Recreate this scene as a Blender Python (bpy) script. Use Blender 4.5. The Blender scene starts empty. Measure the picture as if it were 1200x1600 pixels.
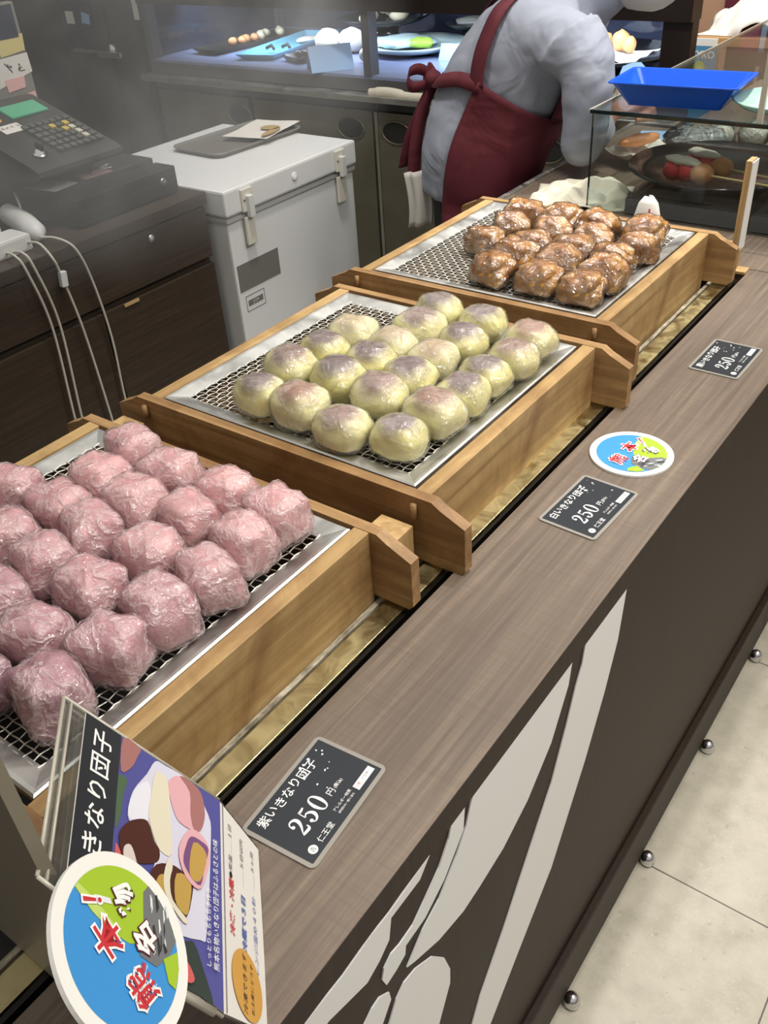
import bpy, bmesh, math, random
from math import sin, cos, pi, radians
from mathutils import Vector, Matrix, noise

random.seed(7)
S = bpy.context.scene
COL = S.collection

# ------------------------------------------------------------------ camera, light, exposure
cam_d = bpy.data.cameras.new('camera'); cam = bpy.data.objects.new('camera', cam_d); COL.objects.link(cam)
cam_d.sensor_fit = 'VERTICAL'; cam_d.sensor_height = 36.0; cam_d.lens = 1408.0 * 36 / 1600
cam_d.clip_start = 0.02
Rr = (Vector((0.80817, 0.58590, -0.05989)), Vector((-0.30699, 0.50586, 0.80614)), Vector((0.50261, -0.63311, 0.58868)))
mw = Matrix.Identity(4)
for i in range(3):
    for j in range(3):
        mw[j][i] = Rr[i][j]
mw.translation = Vector((0.2622, 0.0, 1.4972))
cam.matrix_world = mw
S.camera = cam

S.view_settings.view_transform = 'Standard'
S.view_settings.look = 'None'
S.view_settings.gamma = 1.0
S.view_settings.use_curve_mapping = False
S.view_settings.exposure = 0.0

W = bpy.data.worlds.new('world'); S.world = W; W.use_nodes = True
wn = W.node_tree; wt = wn.nodes.new('ShaderNodeTexCoord'); wsx = wn.nodes.new('ShaderNodeSeparateXYZ'); wn.links.new(wt.outputs['Generated'], wsx.inputs[0])
wr = wn.nodes.new('ShaderNodeValToRGB'); wn.links.new(wsx.outputs[2], wr.inputs[0]); wr.color_ramp.elements[0].color = (.10, .095, .09, 1); wr.color_ramp.elements[0].position = .0
wr.color_ramp.elements[1].color = (1.0, .97, .92, 1); wr.color_ramp.elements[1].position = .75
wn.links.new(wr.outputs[0], wn.nodes['Background'].inputs[0])
W.node_tree.nodes['Background'].inputs[1].default_value = 0.66

def lamp(name, kind, loc, energy, color=(1, 1, 1), target=None, **kw):
    d = bpy.data.lights.new(name, kind); d.energy = energy; d.color = color
    for k, v in kw.items(): setattr(d, k, v)
    o = bpy.data.objects.new(name, d); COL.objects.link(o); o.location = loc
    if target is not None:
        o.rotation_euler = (Vector(target) - Vector(loc)).to_track_quat('-Z', 'Y').to_euler()
    return o
WARM = (1.0, 0.93, 0.82); NEUT = (1.0, 0.965, 0.91); COOL = (0.86, 0.93, 1.0)
lamp('ceiling_light', 'AREA', (1.2, 0.9, 2.7), 22, NEUT, (0.3, 0.7, 0.5), size=0.7)
lamp('ceiling_light', 'AREA', (0.9, 2.2, 2.7), 18, NEUT, (0.3, 1.6, 0.5), size=0.7)
lamp('counter_downlight', 'SPOT', (0.0, 0.62, 2.5), 34, NEUT, (-0.33, 0.42, 0.9), spot_size=radians(62), spot_blend=0.5, shadow_soft_size=0.03)
lamp('counter_downlight', 'SPOT', (-0.1, 1.2, 2.5), 36, NEUT, (-0.32, 0.95, 0.9), spot_size=radians(58), spot_blend=0.5, shadow_soft_size=0.03)
lamp('counter_downlight', 'SPOT', (-0.1, 1.8, 2.5), 50, NEUT, (-0.36, 1.45, 0.9), spot_size=radians(58), spot_blend=0.5, shadow_soft_size=0.03)
lamp('counter_downlight', 'SPOT', (-0.2, 2.4, 2.5), 85, NEUT, (-0.36, 2.1, 0.9), spot_size=radians(54), spot_blend=0.5, shadow_soft_size=0.03)  # added spot, put in to brighten the contents of the glass display
lamp('aisle_downlight', 'SPOT', (-0.95, 1.5, 2.7), 85, NEUT, (-1.15, 2.0, 0.8), spot_size=radians(85), spot_blend=0.7, shadow_soft_size=0.12)
lamp('shop_downlight', 'SPOT', (-0.6, 2.7, 2.7), 190, WARM, (-0.75, 3.6, 0.9), spot_size=radians(60), spot_blend=0.7, shadow_soft_size=0.1)
lamp('floor_downlight', 'SPOT', (0.75, 0.7, 2.7), 42, NEUT, (0.55, 0.9, 0.0), spot_size=radians(70), spot_blend=0.6, shadow_soft_size=0.08)

# ------------------------------------------------------------------ materials
def lin(h):
    h = h.lstrip('#'); c = [int(h[i:i + 2], 16) / 255 for i in (0, 2, 4)]
    return tuple((x / 12.92 if x <= 0.04045 else ((x + 0.055) / 1.055) ** 2.4) for x in c) + (1,)

MATS = {}
class Mat:
    """small node helper"""
    def __init__(s, name):
        s.m = bpy.data.materials.new(name); s.m.use_nodes = True
        s.nt = s.m.node_tree; s.b = s.nt.nodes['Principled BSDF']; MATS[name] = s.m
        s.out = s.nt.nodes['Material Output']
    def n(s, t, **kw):
        x = s.nt.nodes.new(t)
        for k, v in kw.items(): setattr(x, k, v)
        return x
    def l(s, a, b): s.nt.links.new(a, b)
    def set(s, **kw):
        names = dict(color='Base Color', rough='Roughness', metal='Metallic', spec='Specular IOR Level', trans='Transmission Weight',
                     coat='Coat Weight', coat_r='Coat Roughness', sss='Subsurface Weight', sheen='Sheen Weight', alpha='Alpha', ior='IOR', estr='Emission Strength', ecol='Emission Color')
        for k, v in kw.items():
            s.b.inputs[names[k]].default_value = lin(v) if isinstance(v, str) else v
        return s
    def coords(s, scale=(1, 1, 1), kind='Object', rot=(0, 0, 0)):
        tc = s.n('ShaderNodeTexCoord'); mp = s.n('ShaderNodeMapping')
        mp.inputs['Scale'].default_value = scale; mp.inputs['Rotation'].default_value = rot
        s.l(tc.outputs[kind], mp.inputs[0]); return mp.outputs[0]
    def noise(s, vec, scale=5, detail=4, rough=.55, dist=0):
        x = s.n('ShaderNodeTexNoise'); x.inputs['Scale'].default_value = scale; x.inputs['Detail'].default_value = detail
        x.inputs['Roughness'].default_value = rough; x.inputs['Distortion'].default_value = dist
        s.l(vec, x.inputs['Vector']); return x.outputs['Fac']
    def ramp(s, fac, stops):
        r = s.n('ShaderNodeValToRGB'); e = r.color_ramp.elements
        while len(e) < len(stops): e.new(0.5)
        for el, (p, c) in zip(e, stops): el.position = p; el.color = lin(c) if isinstance(c, str) else (c, c, c, 1)
        s.l(fac, r.inputs[0]); return r.outputs[0]
    def mix(s, fac, a, b, mode='MIX'):
        x = s.n('ShaderNodeMix', data_type='RGBA', blend_type=mode)
        for v, i in ((fac, x.inputs['Factor']), (a, x.inputs['A']), (b, x.inputs['B'])):
            if isinstance(v, (int, float)): i.default_value = v
            elif isinstance(v, str): i.default_value = lin(v)
            else: s.l(v, i)
        return x.outputs['Result']
    def bump(s, h, strength=.3, dist=.002):
        x = s.n('ShaderNodeBump'); x.inputs['Strength'].default_value = strength; x.inputs['Distance'].default_value = dist
        s.l(h, x.inputs['Height']); s.l(x.outputs[0], s.b.inputs['Normal']); return x

def plain(name, color, rough=.5, **kw):
    return Mat(name).set(color=color, rough=rough, **kw).m

def wood(name, axis, c0, c1, c2, rough=.55, stain=True, grain=70, along=2.5):
    M = Mat(name).set(rough=rough)
    sc = [grain] * 3; sc[axis] = along
    v = M.coords(tuple(sc)); f = M.noise(v, 1.0, 5, .6, .6)
    col = M.ramp(f, [(.3, c0), (.5, c1), (.72, c2)])
    if stain:
        v2 = M.coords((9, 9, 9)); g = M.noise(v2, 1.0, 4, .6, 1.2)
        col = M.mix(M.ramp(g, [(.42, 0.0), (.75, .75)]), col, '#6b4520')
    M.l(col, M.b.inputs['Base Color']); M.bump(f, .25, .001)
    return M.m
wood('tray_wood_lengthwise', 1, '#93744a', '#a98a5a', '#bb9d6c')
wood('tray_wood_crosswise', 0, '#7d5f3b', '#96744a', '#ad8e60')  # shade of the end faces worked into this darker tone, with heavier staining
wood('block_wood', 2, '#98784a', '#b09060', '#c2a372', stain=False)

def laminate(name, cols, rough, axis):
    M = Mat(name).set(rough=rough, spec=.4)
    sc = [150] * 3; sc[axis] = 4
    a = M.noise(M.coords(tuple(sc)), 1, 4, .65, .3)
    sc = [26] * 3; sc[axis] = 1.3
    b = M.noise(M.coords(tuple(sc)), 1, 4, .6, 1.8)
    sc = [10] * 3; sc[axis] = 260
    c = M.noise(M.coords(tuple(sc)), 1, 2, .5)
    col = M.ramp(a, [(.3, cols[0]), (.52, cols[1]), (.75, cols[2])])
    col = M.mix(M.ramp(b, [(.4, 0.0), (.68, .55)]), col, cols[3])
    col = M.mix(M.ramp(c, [(.45, 0.0), (.75, .3)]), col, cols[0])
    M.l(col, M.b.inputs['Base Color']); M.bump(a, .08, .0005)
    return M.m
laminate('counter_laminate', ('#5c5045', '#716356', '#837464', '#5e534b'), .42, 1)
laminate('panel_laminate', ('#241911', '#2d2018', '#37291f', '#281c14'), .55, 2)
MATS['panel_laminate'].node_tree.nodes['Principled BSDF'].inputs['Specular IOR Level'].default_value = .25
laminate('desk_laminate', ('#362c24', '#41362c', '#4c4035', '#392f27'), .4, 1)
plain('edge_band_dark', '#33291f', .4)
plain('decal_white', '#e4e2df', .45)

M = Mat('floor_tile').set(rough=.42)
tc = M.n('ShaderNodeTexCoord'); mp = M.n('ShaderNodeMapping'); M.l(tc.outputs['Object'], mp.inputs[0])
mp.inputs['Location'].default_value = (-.273, -.986, 0)
sx = M.n('ShaderNodeSeparateXYZ'); M.l(mp.outputs[0], sx.inputs[0])
def joint(sock):
    a = M.n('ShaderNodeMath', operation='PINGPONG'); M.l(sock, a.inputs[0]); a.inputs[1].default_value = .3
    b = M.n('ShaderNodeMath', operation='LESS_THAN'); M.l(a.outputs[0], b.inputs[0]); b.inputs[1].default_value = .0013
    return b.outputs[0]
j = M.n('ShaderNodeMath', operation='MAXIMUM'); M.l(joint(sx.outputs[0]), j.inputs[0]); M.l(joint(sx.outputs[1]), j.inputs[1])
v = M.coords((1, 1, 1)); a = M.noise(v, 14, 5, .65); b = M.noise(v, 190, 3, .6); c = M.noise(v, 75, 2, .5)
col = M.ramp(a, [(.3, '#a39c8a'), (.5, '#b3ac9a'), (.7, '#bdb6a4')])
col = M.mix(M.ramp(b, [(.6, 0.0), (.72, .55)]), col, '#cfc9b9')
col = M.mix(M.ramp(c, [(.66, 0.0), (.74, .5)]), col, '#8f8878')
col = M.mix(j.outputs[0], col, '#4d453a')
M.l(col, M.b.inputs['Base Color'])

def metal(name, col, rough, nscale=0, metal=1.0):
    M = Mat(name).set(color=col, rough=rough, metal=metal)
    if nscale:
        v = M.coords((nscale, nscale, nscale)); f = M.noise(v, 1, 4, .6, .8)
        M.l(M.ramp(f, [(.3, max(rough - .12, .08)), (.7, min(rough + .25, .8))]), M.b.inputs['Roughness']); M.bump(f, .2, .001)
    return M.m
metal('steel', '#cbcac5', .36, 14)
metal('wire_steel', '#e2dfd6', .38, 0, .75)
metal('chrome', '#d6d6d6', .12)
metal('flange_gold_reflection', '#b9ab80', .34, 30)  # gold tint carries the wood's reflection in the grey steel rim
metal('door_steel', '#8a8575', .45, 6, .8)
metal('dark_steel', '#767c8c', .3, 8)
M = Mat('trough_dark').set(color='#17140f', rough=.35, metal=.4)
M = Mat('scale_crust').set(rough=.75)
f = M.noise(M.coords((120, 30, 120)), 1, 4, .7); M.l(M.ramp(f, [(.35, '#5b5341'), (.55, '#9a917c'), (.75, '#c9c2ae')]), M.b.inputs['Base Color']); M.bump(f, .6, .002)

def film(name, body=.10, tint='#f6f0ee', rough=.10, scale=22, gloss=.8, base=.07):
    """thin clear plastic wrap: mostly transparent, creased, glossy"""
    M = Mat(name)
    oi = M.n('ShaderNodeObjectInfo'); tc = M.n('ShaderNodeTexCoord'); av = M.n('ShaderNodeVectorMath', operation='ADD')
    mu = M.n('ShaderNodeVectorMath', operation='SCALE'); M.l(oi.outputs['Location'], mu.inputs[0]); mu.inputs['Scale'].default_value = 3.0
    M.l(tc.outputs['Object'], av.inputs[0]); M.l(mu.outputs[0], av.inputs[1])
    def crease(sc, det, k):
        x = M.n('ShaderNodeTexNoise'); M.l(av.outputs[0], x.inputs['Vector']); x.inputs['Scale'].default_value = sc; x.inputs['Detail'].default_value = det; x.inputs['Distortion'].default_value = .5
        a = M.n('ShaderNodeMath', operation='SUBTRACT'); M.l(x.outputs['Fac'], a.inputs[0]); a.inputs[1].default_value = .5
        b = M.n('ShaderNodeMath', operation='ABSOLUTE'); M.l(a.outputs[0], b.inputs[0])
        c = M.n('ShaderNodeMath', operation='MULTIPLY_ADD'); M.l(b.outputs[0], c.inputs[0]); c.inputs[1].default_value = -k; c.inputs[2].default_value = 1; c.use_clamp = True
        return c.outputs[0]
    c1 = crease(scale * .5, 2, 9); c2 = crease(scale * 1.5, 3, 7)
    ma = M.n('ShaderNodeMath', operation='MULTIPLY_ADD'); M.l(c2, ma.inputs[0]); ma.inputs[1].default_value = .5; M.l(c1, ma.inputs[2])
    f = ma.outputs[0]
    bp = M.n('ShaderNodeBump'); bp.inputs['Strength'].default_value = .55; bp.inputs['Distance'].default_value = .004; M.l(f, bp.inputs['Height'])
    tr = M.n('ShaderNodeBsdfTransparent'); gl = M.n('ShaderNodeBsdfGlossy'); gl.inputs['Roughness'].default_value = rough
    df = M.n('ShaderNodeBsdfDiffuse'); df.inputs['Color'].default_value = lin(tint); M.l(bp.outputs[0], gl.inputs['Normal']); M.l(bp.outputs[0], df.inputs['Normal'])
    fr = M.n('ShaderNodeFresnel'); fr.inputs['IOR'].default_value = 1.5; M.l(bp.outputs[0], fr.inputs['Normal'])
    ad = M.n('ShaderNodeMath', operation='MULTIPLY_ADD'); M.l(fr.outputs[0], ad.inputs[0]); ad.inputs[1].default_value = gloss; ad.inputs[2].default_value = base; ad.use_clamp = True
    m1 = M.n('ShaderNodeMixShader'); m2 = M.n('ShaderNodeMixShader')
    M.l(M.ramp(f, [(.1, body * .45), (.5, body), (1.0, body * 2.2)]), m1.inputs[0])  # whitish sheen of the creases mixed in as diffuse colour
    M.l(tr.outputs[0], m1.inputs[1]); M.l(df.outputs[0], m1.inputs[2])
    M.l(ad.outputs[0], m2.inputs[0]); M.l(m1.outputs[0], m2.inputs[1]); M.l(gl.outputs[0], m2.inputs[2])
    M.l(m2.outputs[0], M.out.inputs['Surface']); return M.m
film('pink_wrap', .17, '#f3dcdc', .11, 85, .45, .075)
film('white_wrap', .06, '#f6f3e4', .10, 70, .5, .08)
film('brown_wrap', .03, '#f0e2d0', .11, 60, .8, .15)
film('clear_wrap', .12, '#e8ecec', .10, 60, .9)

def pane(name, tint, gloss=.6, body=0.02, tcol='#f4f8f6'):
    M = Mat(name)
    tr = M.n('ShaderNodeBsdfTransparent'); tr.inputs[0].default_value = lin(tcol)
    gl = M.n('ShaderNodeBsdfGlossy'); gl.inputs['Roughness'].default_value = .03
    df = M.n('ShaderNodeBsdfDiffuse'); df.inputs[0].default_value = lin(tint)
    fr = M.n('ShaderNodeFresnel'); fr.inputs[0].default_value = 1.45
    mu = M.n('ShaderNodeMath', operation='MULTIPLY'); M.l(fr.outputs[0], mu.inputs[0]); mu.inputs[1].default_value = gloss
    a = M.n('ShaderNodeMixShader'); a.inputs[0].default_value = body; M.l(tr.outputs[0], a.inputs[1]); M.l(df.outputs[0], a.inputs[2])
    b = M.n('ShaderNodeMixShader'); M.l(mu.outputs[0], b.inputs[0]); M.l(a.outputs[0], b.inputs[1]); M.l(gl.outputs[0], b.inputs[2])
    M.l(b.outputs[0], M.out.inputs[0]); return M.m
pane('glass', '#dfe8e4', .7, .01)
pane('shelf_glass', '#dfe8e4', .4, .01)
pane('smoky_glass', '#3a4257', .9, .45, '#aab2c8')
pane('acrylic', '#e9e6de', .8, .04)
plain('glass_edge', '#10201c', .15)
plain('acrylic_edge', '#b9b3a4', .2)

M = Mat('pink_dough').set(rough=.5, sss=.15)
v = M.coords((1, 1, 1)); f = M.noise(v, 32, 3, .6)
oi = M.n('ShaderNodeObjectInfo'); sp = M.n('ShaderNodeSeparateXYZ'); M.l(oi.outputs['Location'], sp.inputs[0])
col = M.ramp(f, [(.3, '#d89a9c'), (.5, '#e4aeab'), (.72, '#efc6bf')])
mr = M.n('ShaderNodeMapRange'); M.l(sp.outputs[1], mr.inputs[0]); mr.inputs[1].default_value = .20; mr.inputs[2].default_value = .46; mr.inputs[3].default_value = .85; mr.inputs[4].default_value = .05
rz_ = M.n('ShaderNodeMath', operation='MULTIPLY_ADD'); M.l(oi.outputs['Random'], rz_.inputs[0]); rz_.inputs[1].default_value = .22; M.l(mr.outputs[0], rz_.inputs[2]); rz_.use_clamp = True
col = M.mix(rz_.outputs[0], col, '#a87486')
M.l(col, M.b.inputs['Base Color']); M.b.inputs['Subsurface Radius'].default_value = (.01, .005, .004)

M = Mat('white_dough').set(rough=.45, sss=.5)
tc = M.n('ShaderNodeTexCoord'); sp = M.n('ShaderNodeSeparateXYZ'); M.l(tc.outputs['Object'], sp.inputs[0])
ln = M.n('ShaderNodeVectorMath', operation='MULTIPLY'); M.l(tc.outputs['Object'], ln.inputs[0]); ln.inputs[1].default_value = (1, 1, 0)
le = M.n('ShaderNodeVectorMath', operation='LENGTH'); M.l(ln.outputs[0], le.inputs[0])
nz = M.noise(tc.outputs['Object'], 40, 3, .6)
d = M.n('ShaderNodeMath', operation='MULTIPLY_ADD'); M.l(nz, d.inputs[0]); d.inputs[1].default_value = .02; M.l(le.outputs['Value'], d.inputs[2])
core = M.ramp(d.outputs[0], [(.029, 1.0), (.041, 0.0)])
zz = M.ramp(sp.outputs[2], [(.028, 0.0), (.038, 1.0)])
mm = M.n('ShaderNodeMath', operation='MULTIPLY'); M.l(core, mm.inputs[0]); M.l(zz, mm.inputs[1])
oi = M.n('ShaderNodeObjectInfo')
edge = M.ramp(oi.outputs['Random'], [(0, '#efe69a'), (.5, '#f2eaa8'), (1, '#eae3b6')])
corec = M.ramp(oi.outputs['Random'], [(0, '#7d6868'), (.55, '#84706f'), (.85, '#a57c68'), (1, '#c9b996')])
M.l(M.mix(mm.outputs[0], edge, corec), M.b.inputs['Base Color']); M.b.inputs['Subsurface Radius'].default_value = (.012, .010, .005)

M = Mat('brown_dough').set(rough=.35, sss=.12, coat=.35)
f = M.noise(M.coords((1, 1, 1)), 30, 4, .6)
oi = M.n('ShaderNodeObjectInfo')
col = M.ramp(f, [(.3, '#a8691f'), (.44, '#cd8f36'), (.58, '#dfa954'), (.75, '#ecca8c')])
col = M.mix(M.ramp(oi.outputs['Random'], [(0, 0.0), (1, .25)]), col, '#98672c')
M.l(col, M.b.inputs['Base Color']); M.b.inputs['Subsurface Radius'].default_value = (.008, .004, .002)

for nm, c, r in [('card_black', '#2b2e33', .25), ('card_border', '#8f8a82', .3), ('ink_white', '#e9e8e4', .5), ('ink_red', '#c22f36', .5), ('ink_maroon', '#5e2230', .5),  # card_black is lifted to blue-grey to hold the laminate's reflected sheen
                 ('ink_black', '#1b1b1d', .5), ('ink_orange', '#cf6a3c', .5), ('ink_blue', '#4b62a8', .5), ('paper_white', '#dedad2', .6), ('sky_blue', '#3a8ccb', .45), ('hill_green', '#9dbb2e', .45),
                 ('hill_light', '#b9cc6a', .45), ('rock_grey', '#6d6e70', .5), ('rock_white', '#d9dad8', .5), ('rock_black', '#303032', .5), ('disc_white', '#e6e4dd', .4), ('print_violet', '#4d4d8c', .4),
                 ('print_plate', '#c9c6d4', .4), ('print_dish', '#d8d6de', .4), ('print_cream', '#d3cbb4', .4), ('print_pink', '#d3a1a6', .4), ('print_rose', '#9c6a66', .4), ('print_brown', '#47241e', .4),
                 ('print_sheen', '#cfc0b8', .4), ('print_yellow', '#b3914a', .4), ('print_purple', '#714a74', .4), ('print_red', '#c85a58', .4), ('print_green', '#4a6148', .4), ('print_dark', '#2f3a35', .4),
                 ('print_gold', '#cf9a45', .4), ('freezer_white', '#dfe0de', .35), ('freezer_seal', '#a9a9a4', .5), ('latch_white', '#d8d4c6', .4), ('label_grey', '#77766f', .4), ('plastic_black', '#1d1c1b', .35),
                 ('plastic_charcoal', '#2a2927', .4), ('key_grey', '#4b4a46', .5), ('key_white', '#b9b4a4', .5), ('key_yellow', '#b7a24a', .5), ('note_yellow', '#c6b878', .7), ('note_pink', '#dba9a4', .7),
                 ('note_white', '#d3cfc8', .7), ('note_orange', '#d39a4a', .6), ('white_plastic', '#d5d6d2', .35), ('cable_white', '#c6c1b4', .45), ('cream_cloth', '#cfc8b4', .9), ('blue_cloth', '#7fa6c4', .85),
                 ('shirt', '#8e929e', .85), ('apron', '#561420', .8), ('trousers', '#15161a', .8), ('skin', '#b98670', .55), ('hair', '#1a1614', .5), ('mask_white', '#c9c4bc', .8), ('shoe', '#1b1b1c', .5),
                 ('case_brown', '#1d130e', .4), ('case_grey', '#4a4a4c', .4), ('deck_blue', '#7f88a8', .35), ('tray_black', '#191a1d', .25), ('tray_blue', '#6fb6cf', .3), ('card_blue', '#8fb4dc', .5),
                 ('plate_pale', '#bcd0d2', .25), ('plate_black', '#141416', .15), ('bun_beige', '#c3b79a', .6), ('bun_white', '#d8d0c2', .5), ('leaf_green', '#9fc24a', .5), ('pastry_tan', '#c98a58', .55),
                 ('blue_tray', '#0f52c4', .22), ('teal_plate', '#a4c8b8', .2), ('strawberry', '#d0383c', .25), ('skewer_wood', '#c9b07c', .6), ('wall_tan', '#b08b72', .6), ('shelf_wood', '#b08656', .5),
                 ('magenta', '#8a2560', .5), ('wall_dark', '#292724', .5), ('sign_blue', '#4c86a6', .5), ('sign_green', '#a9bb3c', .5), ('grey_panel', '#857c6b', .4), ('shell_red', '#c05a4a', .5), ('orange_food', '#d08a5a', .5),
                 ('tile_red', '#b94a34', .4), ('clip_tray', '#6f6b64', .4), ('foil_tan', '#b79a6a', .4)]:
    plain(nm, c, r)
MATS['display_green'] = Mat('display_green').set(color='#3f8f6c', rough=.3, estr=.35, ecol='#3f9a74').m
for nm, base, s2, dk in [('shirt', '#8e929e', 9, '#7c808c'), ('apron', '#561420', 7, '#451019')]:
    mt = MATS[nm]; nt = mt.node_tree; b = nt.nodes['Principled BSDF']
    tc = nt.nodes.new('ShaderNodeTexCoord'); n1 = nt.nodes.new('ShaderNodeTexNoise'); n1.inputs['Scale'].default_value = s2; n1.inputs['Distortion'].default_value = 1.2
    bp = nt.nodes.new('ShaderNodeBump'); bp.inputs['Strength'].default_value = .5; bp.inputs['Distance'].default_value = .02
    nt.links.new(tc.outputs['Object'], n1.inputs['Vector']); nt.links.new(n1.outputs['Fac'], bp.inputs['Height']); nt.links.new(bp.outputs[0], b.inputs['Normal'])

# ------------------------------------------------------------------ geometry helpers
class MB:
    """collects shapes into one bmesh; build() links ONE mesh object"""
    def __init__(s): s.bm = bmesh.new(); s.slots = []; s.cur = 0
    def mat(s, name):
        if name not in s.slots: s.slots.append(name)
        s.cur = s.slots.index(name); return s
    def _f(s, vs, smooth=False):
        try:
            f = s.bm.faces.new(vs); f.material_index = s.cur; f.smooth = smooth; return f
        except ValueError: return None
    def box(s, x0, x1, y0, y1, z0, z1, M=None, bev=0):
        b = bmesh.new(); bmesh.ops.create_cube(b, size=1)
        for v in b.verts: v.co = Vector(((x0 + x1) / 2 + v.co.x * (x1 - x0), (y0 + y1) / 2 + v.co.y * (y1 - y0), (z0 + z1) / 2 + v.co.z * (z1 - z0)))
        if bev: bmesh.ops.bevel(b, geom=b.edges[:], offset=bev, segments=2, affect='EDGES', profile=.6)
        s.merge(b, M); return s
    def merge(s, b, M=None, smooth=None):
        mp = {}
        for v in b.verts: mp[v] = s.bm.verts.new(M @ v.co if M else v.co)
        for f in b.faces:
            g = s._f([mp[v] for v in f.verts], f.smooth if smooth is None else smooth)
        b.free()
    def prism(s, pts, h0, h1, M=None, smooth=False):
        """polygon in local xy extruded from z=h0 to h1"""
        M = M or Matrix.Identity(4)
        lo = [s.bm.verts.new(M @ Vector((x, y, h0))) for x, y in pts]; hi = [s.bm.verts.new(M @ Vector((x, y, h1))) for x, y in pts]
        s._f(hi); s._f(lo[::-1]); n = len(pts)
        for i in range(n): s._f([lo[i], lo[(i + 1) % n], hi[(i + 1) % n], hi[i]], smooth)
        return s
    def poly(s, pts, M=None, z=0):
        M = M or Matrix.Identity(4); s._f([s.bm.verts.new(M @ Vector((p[0], p[1], z))) for p in pts]); return s
    def grid(s, rows, closed_u=False, smooth=True, caps=False):
        """rows of points -> quads"""
        vs = [[s.bm.verts.new(p) for p in r] for r in rows]; n = len(vs[0])
        for a, b in zip(vs, vs[1:]):
            for i in range(n if closed_u else n - 1):
                s._f([a[i], a[(i + 1) % n], b[(i + 1) % n], b[i]], smooth)
        if caps: s._f(vs[0][::-1], smooth); s._f(vs[-1], smooth)
        return s
    def tube(s, pts, r, seg=8, caps=True):
        pts = [Vector(p) for p in pts]; rows = []; up = None
        for i, p in enumerate(pts):
            t = (pts[min(i + 1, len(pts) - 1)] - pts[max(i - 1, 0)]).normalized()
            if up is None: up = Vector((0, 0, 1)) if abs(t.z) < .9 else Vector((1, 0, 0))
            a = t.cross(up).normalized(); up = a.cross(t).normalized()
            rr = r[i] if isinstance(r, (list, tuple)) else r
            rows.append([p + a * (rr * cos(2 * pi * k / seg)) + up * (rr * sin(2 * pi * k / seg)) for k in range(seg)])
        return s.grid(rows, True, True, caps)
    def lathe(s, prof, seg=32, M=None, sx=1, sy=1, caps=True):
        M = M or Matrix.Identity(4)
        rows = [[M @ Vector((r * sx * cos(2 * pi * k / seg), r * sy * sin(2 * pi * k / seg), z)) for k in range(seg)] for r, z in prof]
        return s.grid(rows, True, True, caps)
    def text(s, body, size, M, z=0, align='CENTER', bold=0.0, width=None, sx=1.0):
        c = bpy.data.curves.new('t', 'FONT'); c.body = body; c.size = size; c.align_x = align; c.align_y = 'CENTER'; c.offset = bold; c.resolution_u = 2
        o = bpy.data.objects.new('t', c); COL.objects.link(o)
        dg = bpy.context.evaluated_depsgraph_get(); me = bpy.data.meshes.new_from_object(o.evaluated_get(dg))
        if width and len(me.vertices):
            xs = [v.co.x for v in me.vertices]; sx = width / (max(xs) - min(xs))
        vs = [s.bm.verts.new(M @ Vector((v.co.x * sx, v.co.y, z))) for v in me.vertices]
        for p in me.polygons: s._f([vs[i] for i in p.vertices])
        bpy.data.objects.remove(o); bpy.data.curves.remove(c); bpy.data.meshes.remove(me); return s
    def blob(s, c, r, seg=20, rings=12, amp=0.0, freq=1.0, seed=0, ex=2.0, M=None):
        """noisy superellipsoid"""
        c = Vector(c); rows = []
        f = lambda v: math.copysign(abs(v) ** (2 / ex), v)
        for i in range(rings + 1):
            th = -pi / 2 + pi * (i / rings) * .998 + .001
            row = []
            for k in range(seg):
                ph = 2 * pi * k / seg
                d = Vector((f(cos(th)) * f(cos(ph)), f(cos(th)) * f(sin(ph)), f(sin(th))))
                nn = 1 + amp * noise.noise(d * freq + Vector((seed * 7.3, seed * 3.1, seed)))
                p = Vector((d.x * r[0], d.y * r[1], d.z * r[2])) * nn + c
                row.append(M @ p if M else p)
            rows.append(row)
        return s.grid(rows, True, True, True)
    def build(s, name, mat, parent=None, smooth=None, tag_=None):
        bmesh.ops.recalc_face_normals(s.bm, faces=s.bm.faces[:])
        me = bpy.data.meshes.new(name); s.bm.to_mesh(me); s.bm.free()
        for mm in (s.slots or [mat]): me.materials.append(MATS[mm])
        if smooth is not None:
            for p in me.polygons: p.use_smooth = smooth
        o = bpy.data.objects.new(name, me); COL.objects.link(o)
        if parent: o.parent = parent
        return o

def tag(o, label=None, cat=None, group=None, kind=None):
    if label: o['label'] = label
    if cat: o['category'] = cat
    if group: o['group'] = group
    if kind: o['kind'] = kind
    return o
def thing(name, label, cat, loc=(0, 0, 0), rz=0, group=None):
    o = bpy.data.objects.new(name, None); COL.objects.link(o); o.empty_display_size = .05
    o.location = loc; o.rotation_euler = (0, 0, rz); return tag(o, label, cat, group)
def copy_tree(o, parent=None):
    c = o.copy(); COL.objects.link(c)
    if parent: c.parent = parent
    for ch in list(o.children): copy_tree(ch, c)
    return c
def rrect(w, h, r, n=5, cx=0, cy=0):
    out = []
    for sx, sy, a in ((1, 1, 0), (-1, 1, 90), (-1, -1, 180), (1, -1, 270)):
        for i in range(n + 1):
            t = radians(a + 90 * i / n); out.append((cx + sx * (w / 2 - r) + r * cos(t), cy + sy * (h / 2 - r) + r * sin(t)))
    return out
def ell(a, b, n=48, cx=0, cy=0, t0=0, t1=2 * pi):
    return [(cx + a * cos(t0 + (t1 - t0) * i / n), cy + b * sin(t0 + (t1 - t0) * i / n)) for i in range(n if abs(t1 - t0 - 2 * pi) < 1e-6 else n + 1)]
def frame_m(o, ex, ey):
    ex = Vector(ex).normalized(); ey = Vector(ey).normalized(); ez = ex.cross(ey)
    m = Matrix.Identity(4)
    for i, a in enumerate((ex, ey, ez)):
        for k in range(3): m[k][i] = a[k]
    m.translation = Vector(o); return m
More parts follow.
